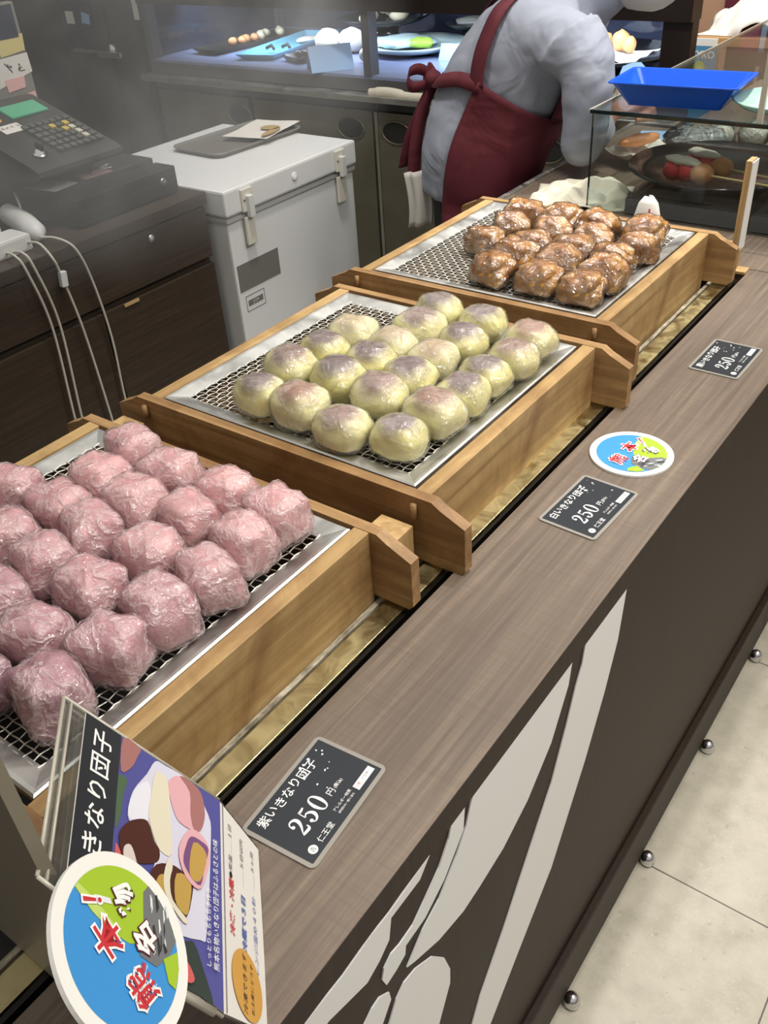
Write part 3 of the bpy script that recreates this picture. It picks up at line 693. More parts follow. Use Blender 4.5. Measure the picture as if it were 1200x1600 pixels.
PM = dict(plate='print_plate', dish='print_dish', cream='print_cream', pink='print_pink', rose='print_rose', brown='print_brown', sheen='print_sheen', brown2='print_brown', yellow='print_yellow', yellow2='print_yellow', cream2='print_cream',
          pink2='print_pink', purple='print_purple', yellow3='print_yellow', red='print_red', browntop='print_rose', green='print_green', dark='print_dark', red2='print_red')
mb = MB(); mb.mat('print_violet').poly([(.001, .001), (.001, .107), (-.140, .105), (-.1535, .001)], MU, 0)
for i, k in enumerate(['dark', 'green', 'red', 'browntop', 'plate', 'dish', 'brown', 'sheen', 'cream', 'pink', 'rose', 'brown2', 'yellow', 'yellow2', 'cream2', 'pink2', 'purple', 'yellow3', 'red2']):
    mb.mat(PM[k]).poly(closed_smooth(PR[k]), MU, .00012 * (i + 1))
mb.build('dumpling_photo', 'print_violet', st)
MB().prism([(.001, .107), (.001, .1398), (-.1275, .1385), (-.135, .106)], 0, .0004, MU).build('black_title_band', 'card_black', st)
mb = MB()
for i, c in enumerate('いきなり団子'): mb.text(c, .0185, MU @ Matrix.Translation((-.1095 + i * .0191, .1225, 0)), .0008, bold=.0002)
mb.build('title_lettering', 'ink_white', st)
mb = MB()
mb.text('熊本名物いきなり団子はふるさとの味', .0062, MU @ Matrix.Translation((-.085, .0105, 0)), .003, sx=.9).text('しっとりもちもち手作り', .005, MU @ Matrix.Translation((-.105, .018, 0)), .003)
mb.build('caption_lettering', 'ink_white', st)
MB().prism([(.001, .0008), (.001, .0738), (-.1540, .0732), (-.1400, .0008)], -.001, -.0004, ML).build('lower_sheet', 'paper_white', st)
MB().prism([(.004, 0), (.004, .0745), (-.1555, .0738), (-.1400, 0)], -.0035, -.001, ML).build('lower_plate', 'acrylic', st)
mb = MB()
mb.mat('print_purple').poly([(.001, .0705), (.001, .0715), (-.153, .0712), (-.153, .0702)], ML, .0003)
mb.mat('ink_red').text('冷凍・冷蔵', .0085, ML @ Matrix.Translation((-.075, .0575, 0)), .0003, bold=.0002)
mb.mat('ink_black').text('●常温……１日', .0065, ML @ Matrix.Translation((-.032, .0585, 0)), .0003)
mb.mat('ink_blue').text('冷蔵で３日', .0085, ML @ Matrix.Translation((-.078, .037, 0)), .0003, bold=.0002)
mb.mat('ink_black').text('……５日以内', .0065, ML @ Matrix.Translation((-.030, .0375, 0)), .0003)
mb.mat('ink_blue').text('レンジ温め４０秒', .0075, ML @ Matrix.Translation((-.078, .0165, 0)), .0003)
mb.mat('ink_black').text('……３ヶ月', .0065, ML @ Matrix.Translation((-.026, .0165, 0)), .0003)
mb.build('notice_lettering', 'ink_black', st)
mb = MB(); mb.mat('print_gold').poly(ell(.023, .0255, 40, -.122, .0365), ML, .0005)
mb.mat('ink_black').text('冷凍できます', .0075, ML @ Matrix.Translation((-.122, .0405, 0)), .0007, width=.040).text('お土産にどうぞ', .0055, ML @ Matrix.Translation((-.122, .0285, 0)), .0007, width=.034)
mb.build('orange_oval_note', 'print_gold', st)

MD = frame_m(FC, e2, -eb) @ Matrix.Translation((-.1545, .1075, .017)) @ Matrix.Rotation(.0, 4, 'Z')
bd = badge('round_shelf_talker', 'round blue and green disc reading 熊本名物 in front of the acrylic menu stand', MD)
mb = MB(); mb.tube([(0, -.02, -.004), (0, -.06, -.016), (.0, -.10, -.02)], .003, 6); mb.build('clear_stem', 'acrylic_edge', bd)

pn = MB(); pn.box(-.66, -.0815, .103, .111, H, 1.42)
tag(pn.build('divider_panel', 'grey_panel'), 'plain grey-brown upright divider panel at the near left corner', 'panel')
#PART2
# ------------------------------------------------------------------ cash desk
dk = thing('cash_desk', 'dark wood-grain desk carrying the cash register at left', 'desk')
MB().box(-2.25, -1.46, .15, 1.555, .82, H, bev=.002).build('desk_top', 'desk_laminate', dk)
MB().box(-2.24, -1.483, .16, 1.55, 0, .82).build('desk_body', 'desk_laminate', dk)
dw = MB().box(-1.483, -1.465, .17, 1.548, .690, .816, bev=.002).build('drawer', 'desk_laminate', dk)
mb = MB(); mb.lathe([(0, 0), (.0085, 0), (.0085, .003), (.0065, .0045), (0, .004)], 18, frame_m((-1.465, 1.363, .793), (0, 1, 0), (0, 0, 1)))
mb.build('lock', 'steel', dw)
for y0, y1 in ((1.188, 1.548), (.68, 1.18), (.17, .672)):
    d = MB().box(-1.483, -1.465, y0, y1, .06, .672, bev=.002).build('door', 'desk_laminate', dk)
    MB().box(-1.468, -1.462, y0 + .055, y0 + .10, .664, .671).build('pull', 'foil_tan', d)

# ------------------------------------------------------------------ cash drawer, register, paper bits, notes
cd = thing('cash_box', 'black cash box on the desk under the register', 'cash box', (-1.72, 1.365, H))
MB().box(-.155, .135, -.155, .15, .004, .078, bev=.004).build('case', 'plastic_charcoal', cd)
fr = MB().box(.137, .205, -.150, .155, .004, .066, bev=.003).build('drawer_front', 'plastic_black', cd)
MB().box(.2045, .2065, -.140, .145, .034, .037).build('groove_line', 'plastic_charcoal', fr)
mb = MB(); mb.lathe([(0, 0), (.008, 0), (.008, .003), (.004, .004), (0, .003)], 18, frame_m((.206, .108, .040), (0, 1, 0), (0, 0, 1))); mb.build('lock', 'steel', fr)
for sx in (-.13, .11):
    for sy in (-.13, .125): MB().lathe([(0, 0), (.012, 0), (.012, .005), (0, .005)], 12, Matrix.Translation((sx, sy, 0))).build('foot', 'plastic_black', cd)
rg = thing('cash_register', 'black cash register with sloping keypad and lit green display', 'cash register', (-1.70, 1.28, .928))
Mx = frame_m((0, 0, 0), (1, 0, 0), (0, 0, 1))   # local x -> X, y -> Z, normal -> -Y
MB().prism([(-.16, 0), (.03, 0), (.045, .026), (.150, .040), (.160, .048), (.158, .058), (.14, .066), (-.14, .150), (-.165, .150)], -.118, .118, Mx).build('housing', 'plastic_charcoal', rg)
sl = (Vector((.14, 0, .066)), Vector((-.14, 0, .150))); ux = Vector((0, 1, 0)); uy = (sl[1] - sl[0]).normalized()
MK = frame_m(sl[0] + Vector((0, 0, .0006)), ux, uy)     # x along +Y, y up the slope
for i in range(7):
    for j in range(6):
        x = -.012 + i * .0185; y = .035 + j * .0235
        m = 'key_grey'
        if i == 5 and j in (1, 2, 3): m = 'key_white'
        if (i, j) in ((4, 3), (5, 4), (3, 4)): m = 'key_yellow'
        MB().box(x - .007, x + .007, y - .008, y + .008, 0, .006, MK, bev=.0015).build('key', m, rg)
MB().box(-.005, .095, .205, .262, 0, .004, MK, bev=.001).build('display', 'display_green', rg)
mb = MB(); mb.lathe([(.017, 0), (.017, .003), (.011, .004), (.010, .012), (0, .012)], 20, MK @ Matrix.Translation((-.062, .042, 0))); mb.build('key_switch', 'chrome', rg)
MB().box(-.066, -.058, .031, .053, .011, .026, MK, bev=.002).build('key_knob', 'plastic_black', rg)
def flat(name, mat, pts, M, label, cat, group=None, h=.0012, marks=None):
    o = MB().prism(pts, 0, h, M)
    if marks:
        t = thing(name, label, cat, (0, 0, 0), 0, group); o.build('sheet', mat, t)
        mb = MB()
        rn = random.Random(len(lab_ := label))
        for txt, sz, x, y in marks:
            n_ = len(txt)
            for q_ in range(n_):
                for w_ in range(2):
                    cx_ = x + (q_ - (n_ - 1) / 2) * sz * 1.1; P_ = smooth_path([(cx_ + rn.uniform(-.4, .4) * sz, y + rn.uniform(-.4, .4) * sz, 0) for _ in range(4)], 3)
                    ribbon(mb, [(p_.x, p_.y) for p_ in P_], [sz * .08] * len(P_), M, h + .0003)
        mb.build('handwriting', 'ink_black', t); return t
    return tag(o.build(name, mat), label, cat, group)
MKW = Matrix.Translation((-1.70, 1.28, .928)) @ MK
flat('sticky_note', 'note_orange', rrect(.085, .055, .012, cx=-.072, cy=.232), MKW, 'orange rounded note stuck beside the green register display', 'note', None, .001, [('つり銭確認', .012, -.072, .232)])
flat('paper_label', 'note_white', rrect(.055, .038, .002, cx=-.036, cy=.170), MKW, 'white printed label stuck on the register left of its keys', 'label', None, .001, [('０1２３', .012, -.036, .175)])
Z = lambda x, y, z, r=0: Matrix.Translation((x, y, z)) @ Matrix.Rotation(r, 4, 'Z')
flat('receipt_slip', 'note_white', [(-.05, -.035), (.045, -.04), (.05, .03), (-.045, .035)], Z(-1.628, 1.245, .9285, .2), 'white paper slip lying on the cash box in front of register', 'paper')
flat('pink_slip', 'note_pink', [(-.022, -.04), (.022, -.038), (.02, .04), (-.024, .036)], Z(-1.607, 1.35, .9285, -.1), 'pink paper slip lying on the cash box under the keypad', 'paper')
mb = MB(); mb.tube(smooth_path([(-1.60, 1.40, .932), (-1.61, 1.36, .935), (-1.60, 1.34, .933), (-1.615, 1.375, .933), (-1.625, 1.41, .934)]), .002, 6)
tag(mb.build('binder_clip', 'steel'), 'small bent wire clip lying behind the pink slip', 'clip')
bd_ = thing('display_board', 'upright grey board behind the register covered in taped notes', 'board', (-1.90, 1.2, H))
MB().box(-.012, .012, -.22, .245, .0, .42, bev=.004).build('panel', 'label_grey', bd_)
MB().box(.0125, .014, -.21, .235, .345, .415).build('screen', 'smoky_glass', bd_)
MB().box(-.13, -.0125, -.15, .15, .0, .008).build('foot_plate', 'plastic_black', bd_)
MY = frame_m((-1.8873, 0, 0), (0, 1, 0), (0, 0, 1))
flat('sticky_note', 'note_yellow', [(1.372, 1.160), (1.442, 1.166), (1.446, 1.202), (1.365, 1.196)], MY, 'pale yellow sticky note, topmost on the grey board', 'note')
flat('paper_note', 'note_white', [(1.30, 1.085), (1.447, 1.118), (1.445, 1.160), (1.30, 1.155)], MY, 'white handwritten sheet taped beneath the yellow note', 'note', None, .001, [('レジ', .03, 1.40, 1.135)])
flat('sticky_note', 'note_pink', [(1.367, 1.084), (1.417, 1.088), (1.42, 1.112), (1.364, 1.112)], MY, 'small pink sticky note just below the white sheet', 'note', None, .002)
flat('sticky_note', 'note_pink', [(1.375, 1.012), (1.443, 1.018), (1.44, 1.075), (1.372, 1.068)], MY, 'large pale pink note, lowest on the grey board', 'note', None, .001, [('両替', .02, 1.405, 1.045)])

# ------------------------------------------------------------------ chargers and cables
mb = MB(); mb.tube([(-1.715, 1.165, .874), (-1.70, 1.161, .8765), (-1.60, 1.135, .8765), (-1.535, 1.114, .875), (-1.515, 1.108, .868)], [.016, .024, .0255, .022, .008], 16)
hs = mb.build('handset', 'white_plastic'); hs.name = 'white_handset'; tag(hs, 'white rounded plastic handset lying beside the adapter block', 'handset')
ad = thing('adapter_block', 'white power adapter block at the desk edge with cables', 'adapter', (-1.548, 1.04, H))
MB().box(-.035, .035, -.055, .045, .0, .036, bev=.006).build('casing', 'white_plastic', ad)
MB().box(-.10, -.045, -.06, .03, .0, .055, bev=.006).build('plug', 'white_plastic', ad)
XF = -1.452
for name, lab, pts in (
    ('white_cable', 'white cable leaving the handset, longest arc at right', [(-1.515, 1.108, .868), (-1.48, 1.125, .866), (XF, 1.145, .84), (XF, 1.166, .76), (XF, 1.178, .62), (XF, 1.172, .47), (XF, 1.17, .30)]),
    ('white_cable', 'white cable carrying a small boxy connector halfway down', [(-1.514, 1.075, .868), (-1.48, 1.08, .868), (XF, 1.084, .838), (XF, 1.092, .80), (XF, 1.11, .66), (XF, 1.12, .42), (XF, 1.12, .30)]),
    ('white_cable', 'white cable hanging leftmost over the desk front', [(-1.518, 1.02, .862), (-1.47, 1.01, .866), (XF, 1.015, .835), (XF, 1.035, .70), (XF, 1.024, .476), (XF, 1.02, .30)]),
    ('white_cable', 'white cable hanging second from left over the desk front', [(-1.518, 1.035, .858), (-1.472, 1.03, .866), (XF, 1.034, .838), (XF, 1.055, .70), (XF, 1.042, .466), (XF, 1.04, .30)])):
    t = thing(name, lab, 'cable', (0, 0, 0), 0, 'white cables over the desk edge')
    MB().tube(smooth_path(pts, 10), .0028, 8).build('cord', 'cable_white', t)
    if 'boxy' in lab: MB().box(-.006, .006, -.008, .008, -.017, .017, Matrix.Translation((XF, 1.0945, .79)) @ Matrix.Rotation(-.12, 4, 'X'), bev=.002).build('connector', 'white_plastic', t)
mb = MB(); mb.tube(smooth_path([(-1.74, 1.20, .945), (-1.71, 1.19, .94), (-1.66, 1.17, .905), (-1.655, 1.165, .888)], 8), .0026, 8)
tag(mb.build('white_cable', 'cable_white'), 'short white cable dropping behind the handset from the register', 'cable', 'white cables over the desk edge')

# ------------------------------------------------------------------ chest freezer
fz = thing('chest_freezer', 'white chest freezer standing behind the trays', 'freezer', (-1.67, 1.83, 0))
MB().box(-.25, .25, -.258, .262, .03, .782, bev=.006).build('cabinet', 'freezer_white', fz)
MB().box(-.256, .256, -.263, .267, .768, .780, bev=.003).build('seal', 'freezer_seal', fz)
lid = MB().box(-.26, .26, -.265, .27, .786, H, bev=.006).build('lid', 'freezer_white', fz)
MB().lathe([(0, 0), (.011, 0), (.011, .002), (.009, .003), (0, .003)], 20, frame_m((.26, .0, .82), (0, 1, 0), (0, 0, 1))).build('badge', 'freezer_white', lid)
for y in (-.19, .19):
    la = MB().box(.2605, .268, y - .020, y + .020, .786, .842, bev=.002).build('latch', 'latch_white', fz)
    MB().box(.258, .266, y - .017, y + .017, .700, .772, bev=.002).build('keeper', 'latch_white', la)
    MB().box(.266, .280, y - .009, y + .009, .772, .826, Matrix.Translation((.0, 0, 0)), bev=.002).build('lever', 'white_plastic', la)
    for dz in (.815,):
        for dy in (-.014, .014): MB().lathe([(0, 0), (.003, 0), (.003, .001), (0, .001)], 10, frame_m((.2682, y + dy, dz), (0, 1, 0), (0, 0, 1))).build('screw', 'plastic_charcoal', la)
MB().box(.2502, .2512, -.25, -.09, .583, .655).build('grey_label', 'label_grey', fz)
mb = MB(); Mq = frame_m((.2504, 0, 0), (0, 1, 0), (0, 0, 1))
for a in (((-.235, .523), (-.162, .523), (-.162, .525), (-.235, .525)), ((-.235, .567), (-.162, .567), (-.162, .565), (-.235, .565)), ((-.235, .523), (-.233, .523), (-.233, .567), (-.235, .567)), ((-.164, .523), (-.162, .523), (-.162, .567), (-.164, .567))): mb.poly(a, Mq, .0002)
mb.prism([(-.227, .537), (-.170, .537), (-.170, .553), (-.227, .553)], 0, .0002, Mq); mb.build('outlined_plate', 'label_grey', fz)
MB().text('JCM', .013, Mq @ Matrix.Translation((-.198, .545, 0)), .0006).build('plate_lettering', 'freezer_white', fz)
for sx in (-.2, .2):
    for sy in (-.2, .2): MB().lathe([(0, 0), (.02, 0), (.02, .03), (0, .03)], 12, Matrix.Translation((sx, sy, 0))).build('foot', 'plastic_black', fz)
ft = thing('serving_tray', 'dark rounded tray lying on the freezer lid', 'tray', (-1.725, 1.955, H + .001), radians(-3))
MB().prism(rrect(.19, .33, .025), 0, .004).build('tray_floor', 'clip_tray', ft)
mb = MB(); o_, i_ = rrect(.205, .345, .03), rrect(.19, .33, .025); n = len(o_)
mb.grid([[Vector((*p, .002)) for p in i_], [Vector((*p, .012)) for p in i_], [Vector((*p, .014)) for p in o_], [Vector((*p, .010)) for p in o_]], True, True); mb.build('tray_rim', 'label_grey', ft)
t = thing('folded_paper', 'white paper with brown print lying across the dark tray', 'paper', (-1.70, 2.03, H + .0165), radians(12))
rows = [[Vector((x, y, .004 * noise.noise(Vector((x * 9, y * 9, 0))) + .003)) for x in [-.075 + .15 * k / 8 for k in range(9)]] for y in [-.10 + .2 * k / 10 for k in range(11)]]
mb = MB(); mb.grid(rows); mb.build('sheet', 'paper_white', t)
mb = MB(); mb.poly(ell(.03, .025, 20, .03, .0), Matrix.Translation((0, 0, .0085))); mb.poly(ell(.014, .05, 20, .058, -.045), Matrix.Translation((0, 0, .0085))); mb.build('brown_print', 'foil_tan', t)

# ------------------------------------------------------------------ rear display case
YC = 2.6
dc = thing('display_case', 'long dark display case along the back with lit blue shelf', 'display case')
XL, XR = -2.80, -.655
MB().box(XL, -1.1, YC + .02, 3.40, .06, .80).box(-1.1, -.85, YC + .02, 3.20, .06, .80).build('cabinet_body', 'case_grey', dc)
MB().box(XL, -1.1, YC + .01, 3.40, .80, .895).box(-1.1, -.85, YC + .01, 3.20, .80, .895).build('apron_board', 'case_grey', dc)
MB().box(XL, -1.1, YC - .0, 3.40, .896, .905).box(-1.1, -.85, YC - .0, 3.20, .896, .905).build('shelf_deck', 'deck_blue', dc)
MB().box(XL - .02, XR, YC - .05, YC + .008, .835, .855, bev=.003).build('front_rail', 'steel', dc)
MB().box(XL, XR, YC - .004, YC + .03, .858, .896).build('deck_fascia', 'case_grey', dc)
xs = [XL, -2.29, -1.715, -1.15, -.80]
for i in range(4):
    d = MB().box(xs[i] + .012, xs[i + 1] - .012, YC, YC + .018, .08, .795, bev=.002).build('door', 'door_steel', dc)
    px = [-2.35, -1.82, -1.625, -1.06][i]
    mb = MB(); Mr = frame_m((px, YC - .001, .735), (1, 0, 0), (0, 0, 1))
    rows = []
    for k in range(33):
        a = 2 * pi * k / 32; rows.append((.058 * cos(a), .036 * sin(a)))
    mb.tube([Mr @ Vector((x, y, .003)) for x, y in rows], .0024, 6); rp = mb.build('ring_pull', 'door_steel', d)
    MB().prism(ell(.055, .033, 30), 0, .001, Mr).build('finger_recess', 'plastic_charcoal', rp)
MB().box(xs[2] + .0, xs[2] + .012, YC - .003, YC + .01, .08, .795).build('door_trim', 'steel', dc)
MB().box(XL, XR, YC - .02, YC + .05, 1.098, 1.19).build('top_beam', 'case_brown', dc)
MB().box(XL, -1.1, 3.30, 3.40, 1.098, 1.19).build('top_beam', 'case_brown', dc)
for x0, x1, m in ((-1.745, -1.715, 'case_grey'), (-.735, -.655, 'case_brown'), (-2.8, -2.77, 'case_grey')):
    MB().box(x0, x1, YC - .005, YC + .04, .905, 1.098).build('post', m, dc)
    if x0 < -1.1: MB().box(x0, x1, 3.33, 3.37, .905, 1.098).build('post', m, dc)
MB().box(XL, -1.1, YC + .05, 3.30, 1.14, 1.146).box(-1.1, -.85, YC + .05, 3.19, 1.14, 1.146).build('top_glass', 'glass', dc)
MB().box(XL, -1.1, 3.375, 3.38, .905, 1.098).box(-1.1, -.85, 3.19, 3.195, .905, 1.098).build('front_glass', 'smoky_glass', dc)
MB().box(-2.798, -2.79, YC + .04, 3.33, .905, 1.098).build('end_glass', 'smoky_glass', dc)
for x in (-2.3, -1.25):
    lo = lamp('case_strip_light', 'AREA', (x, 2.80, 1.093), 5.5, (.70, .82, 1.0), (x, 2.95, .9), shape='RECTANGLE', size=.85, size_y=.03)
ZD = .9055
def long_tray(name, lab, c0, c1, w, mat, lip=.018):
    a, b = Vector(c0), Vector(c1); ax = (b - a).normalized(); ay = Vector((-ax.y, ax.x)); L = (b - a).length
    t = thing(name, lab, 'tray', (*((a + b) / 2), ZD), math.atan2(ax.y, ax.x))
    rows = [[Vector((x * s, y * s2, z)) for x, y in rrect(L, w, .012)] for s, s2, z in ((.9, .78, .001), (.92, .82, .002), (1, 1, lip), (1.0, 1.0, lip + .002), (.985, .96, lip + .002), (.9, .76, .006))]
    mb = MB(); mb.grid(rows, True, False, True); mb.build('dish', mat, t); return t
def bits(parent, n, box_, mat, r, name, seed):
    pass
long_tray('serving_tray', 'long dark tray of small cakes, leftmost in the rear case', (-2.62, 2.72), (-2.585, 3.22), .15, 'tray_black')
rnd = random.Random(3)
for k in range(9):
    x = -2.60 + rnd.uniform(-.03, .03); y = 2.88 + k * .035
    o = MB().blob((0, 0, .014), (.02, .017, .015), 10, 6, .2, 2, k).build('small_cake', 'pastry_tan' if k < 4 else 'bun_beige'); o.location = (x, y, ZD + .010)
    tag(o, 'small %s cake, %s along the leftmost long tray' % ('brown' if k < 4 else 'pale', ['first', 'second', 'third', 'fourth', 'fifth', 'sixth', 'seventh', 'eighth', 'last'][k]), 'cake', 'cakes on the leftmost tray')
long_tray('serving_tray', 'long pale blue tray in the rear case', (-2.33, 2.69), (-2.43, 3.22), .17, 'tray_blue')
for k, (x, y) in enumerate(((-2.345, 2.80), (-2.30, 2.84))):
    mb = MB(); mb.tube([(x - .02, y, ZD + .022), (x, y + .01, ZD + .032), (x + .02, y, ZD + .022)], .006, 8)
    tag(mb.build('dark_tongs', 'tray_black'), ['dark curled clip, left one on the pale blue tray', 'dark curled clip, right one on the pale blue tray'][k], 'clip')
mb = MB(); mb.blob((-2.36, 3.04, ZD + .018), (.035, .06, .008), 14, 8, .2, 3, 1); tag(mb.build('white_sweet', 'bun_white'), 'flat white sweet lying far on the pale blue tray', 'sweet')
long_tray('serving_dish', 'short black dish with glossy pieces beside the blue tray', (-2.16, 2.70), (-2.10, 2.86), .13, 'tray_black')
for k in range(5):
    o = MB().blob((-2.16 + .017 * k, 2.75 + .02 * (k % 3), ZD + .022), (.016, .016, .012), 10, 6, .2, 2, k).build('dark_sweet', 'plate_black')
    tag(o, ['dark glossy sweet, leftmost in the short black dish', 'dark glossy sweet, second in the short black dish', 'dark glossy sweet, middle of the short black dish', 'dark glossy sweet, fourth in the short black dish', 'dark glossy sweet, rightmost in the short black dish'][k], 'sweet', 'sweets in the short black dish')
def tent(lab, x, y, w, h, d, rz, mat='card_blue'):
    t = thing('tent_card', lab, 'tent card', (x, y, ZD), rz)
    for s in (-1, 1):
        rows = [[Vector((-w / 2, s * d / 2, .0)), Vector((w / 2, s * d / 2, 0))], [Vector((-w / 2, s * .001, h)), Vector((w / 2, s * .001, h))], [Vector((-w / 2, s * .001 - .002 * s, h)), Vector((w / 2, s * .001 - .002 * s, h))], [Vector((-w / 2, s * d / 2 - .002 * s, 0)), Vector((w / 2, s * d / 2 - .002 * s, 0))]]
        MB().grid(rows, False, False).build('card_face', mat, t)
    return t
tent('pale blue folded tent card standing left of the post', -1.94, 2.66, .15, .075, .10, radians(50))
for k, (x, y, r) in enumerate(((-2.135, 2.895, .05), (-2.05, 2.93, .05), (-1.875, 2.79, .03))):
    o = MB().blob((0, 0, r * .8), (r, r, r * .85), 16, 10, .08, 2, k).build('white_bun', 'bun_white'); o.location = (x, y, ZD + r * .06)
    tag(o, ['round white bun behind the tent card, left one', 'round white bun behind the tent card, right one', 'small white bun just right of the post'][k], 'bun', 'white buns in the rear case')
pl = thing('serving_plate', 'pale plate with white paper and green leaf in the rear case', 'plate', (-1.83, 3.02, ZD))
MB().lathe([(0, 0), (.10, 0), (.15, .012), (.19, .03), (.188, .034), (.14, .02), (0, .012)], 40).build('dish', 'plate_pale', pl)
mb = MB(); mb.blob((-1.87, 3.01, ZD + .034), (.12, .10, .018), 20, 8, .35, 3, 5); tag(mb.build('crumpled_paper', 'plate_pale'), 'crumpled pale paper lying on the pale plate', 'paper')
mb = MB(); mb.blob((-1.765, 2.97, ZD + .040), (.05, .035, .018), 14, 8, .3, 3, 6); tag(mb.build('green_leaf', 'leaf_green'), 'bright green leaf garnish on the pale plate', 'garnish')
pb = thing('serving_plate', 'black plate of beige buns, farthest back in the rear case', 'plate', (-2.06, 3.16, ZD + .06))
MB().lathe([(0, 0), (.09, 0), (.14, .012), (.175, .03), (.172, .034), (.13, .018), (0, .01)], 36).build('dish', 'plate_black', pb)
MB().lathe([(.05, -.06), (.05, 0), (0, 0)], 20).build('foot', 'plate_black', pb)
for k in range(8):
    a = k * .9; r = .03 + .06 * (k % 3) / 2
    o = MB().blob((0, 0, .018), (.036, .032, .022), 12, 8, .12, 2, k).build('beige_bun', 'bun_beige'); o.location = (-2.06 + r * cos(a), 3.16 + r * sin(a), ZD + .076 + (.03 if k % 3 == 0 else 0))
    tag(o, 'round beige bun piled on the black plate behind the pale plate', 'bun', 'beige buns on the black plate')
pr = thing('serving_plate', 'small dark plate with grey food, behind the blue cards', 'plate', (-1.72, 3.245, ZD + .045))
MB().lathe([(0, 0), (.06, 0), (.10, .02), (.098, .024), (0, .01)], 32).build('dish', 'tray_black', pr)
MB().lathe([(.04, -.045), (.04, 0), (0, 0)], 20).build('foot', 'tray_black', pr)
mb = MB(); mb.blob((-1.72, 3.25, ZD + .070), (.07, .055, .016), 16, 8, .4, 4, 2); tag(mb.build('grey_food', 'label_grey'), 'grey crumbly food heaped on the small dark plate', 'food')
tent('pale blue tent card beside the pale plate', -1.60, 2.93, .10, .05, .06, radians(8))
tent('pale blue tent card partly behind the worker', -1.50, 3.02, .10, .085, .06, radians(18))
tp = thing('serving_plate', 'black plate of pastries on white paper, right of the worker', 'plate', (-1.05, 2.955, ZD))
MB().lathe([(0, 0), (.11, 0), (.17, .02), (.22, .045), (.217, .05), (.16, .026), (0, .012)], 40).build('dish', 'plate_black', tp)
mb = MB(); rows = [[Vector((-1.05 + x, 2.92 + y, ZD + .040 + .018 * noise.noise(Vector((x * 14, y * 14, 3))) + .25 * (x * x + y * y))) for x in [-.15 + .3 * k / 14 for k in range(15)]] for y in [-.11 + .22 * k / 10 for k in range(11)]]
mb.grid(rows); tag(mb.build('white_paper', 'paper_white'), 'white waxed paper spread on the black pastry plate', 'paper')
for k, (x, y, r) in enumerate(((-1.065, 2.98, .024), (-1.01, 2.97, .029), (-.975, 2.955, .022))):
    o = MB().blob((0, 0, r), (r, r * .8, r * 1.05), 14, 10, .15, 2, k).build('pastry', 'pastry_tan'); o.location = (x, y, ZD + .047)
    tag(o, ['tan pastry, left one on the white paper', 'tan pastry, middle one on the white paper', 'tan pastry, right one on the white paper'][k], 'pastry', 'pastries on white paper')
tent('bright blue tent card left of the pastry plate', -1.13, 2.72, .08, .10, .05, radians(60), 'blue_tray')
rt = MB(); rt.tube(smooth_path([(-1.71, YC - .026, .862), (-1.64, YC - .022, .866), (-1.55, YC - .026, .861), (-1.47, YC - .02, .863)], 8), [.012] * 4 + [.015] * 10 + [.011] * 11, 10)
tag(rt.build('rolled_cloth', 'cream_cloth'), 'rolled cream cloth lying on the rear case rail', 'cloth')

# ------------------------------------------------------------------ tall dark cabinet at far left
kc = thing('tall_cabinet', 'tall dark cabinet with lever handle in the far left corner', 'cabinet')
MB().box(-4.3, -2.83, 2.62, 3.3, 0, 2.1).build('carcass', 'wall_dark', kc)
for i, (x0, x1) in enumerate(((-4.3, -3.31), (-3.30, -3.02), (-3.01, -2.83))):
    d = MB().box(x0 + .006, x1 - .006, 2.595, 2.618, .05, 2.08, bev=.002).build('door', 'plastic_charcoal', kc)
    if i == 1:
        MB().box(-3.27, -3.09, 2.590, 2.596, .93, 1.6).build('glass_panel', 'smoky_glass', d)
        MB().box(-3.235, -3.10, 2.572, 2.592, .915, .925, bev=.002).build('shelf_edge', 'steel', d)
        hd = MB().lathe([(0, 0), (.02, 0), (.02, .02), (0, .022)], 20, frame_m((-3.0, 2.594, .93), (1, 0, 0), (0, 0, 1))).build('handle', 'steel', d)
        MB().box(-3.07, -2.93, 2.560, 2.574, .905, .925, bev=.004).build('lever', 'steel', hd)
MY2 = frame_m((0, 2.5945, 0), (1, 0, 0), (0, 0, 1))
flat('paper_label', 'note_white', [(-2.79 - .05, 1.04), (-2.76 - .05, 1.04), (-2.76 - .05, 1.11), (-2.79 - .05, 1.11)], MY2, 'narrow pale label stuck near the tall cabinet edge', 'label')
flat('paper_label', 'note_white', [(-3.255, 1.015), (-3.205, 1.015), (-3.205, 1.06), (-3.255, 1.06)], frame_m((0, 2.5895, 0), (1, 0, 0), (0, 0, 1)), 'small white square label on the tall cabinet glass', 'label')
flat('paper_label', 'card_blue', [(-3.16, 1.02), (-3.11, 1.015), (-3.105, 1.05), (-3.15, 1.06)], frame_m((0, 2.5895, 0), (1, 0, 0), (0, 0, 1)), 'small pale blue label on the tall cabinet glass', 'label')

# ------------------------------------------------------------------ glass sweets display on the end counter
gd = thing('glass_display', 'glass-topped display standing on the end counter', 'glass display')
MB().box(-.565, -.005, 1.812, 3.0, 1.05, 1.056).build('top_shelf', 'shelf_glass', gd)
MB().box(-.565, -.005, 1.806, 1.8118, 1.0495, 1.0565).build('shelf_edge', 'glass_edge', gd)
MB().box(-.570, -.5655, 1.812, 3.0, 1.0505, 1.0555).build('shelf_edge', 'acrylic_edge', gd)
MB().box(-.562, -.010, 1.818, 1.822, H + .0005, 1.0495).build('end_pane', 'glass', gd)
MB().box(-.564, -.5622, 1.817, 1.823, H + .0005, 1.0495).build('pane_edge', 'glass_edge', gd)
MB().box(-.010, -.005, 1.822, 3.0, H + .0005, 1.0495).build('customer_pane', 'glass', gd)
MB().box(-.238, -.228, 1.8125, 1.8225, 1.0565, 1.20).build('white_stile', 'acrylic_edge', gd)
ZS = 1.0565
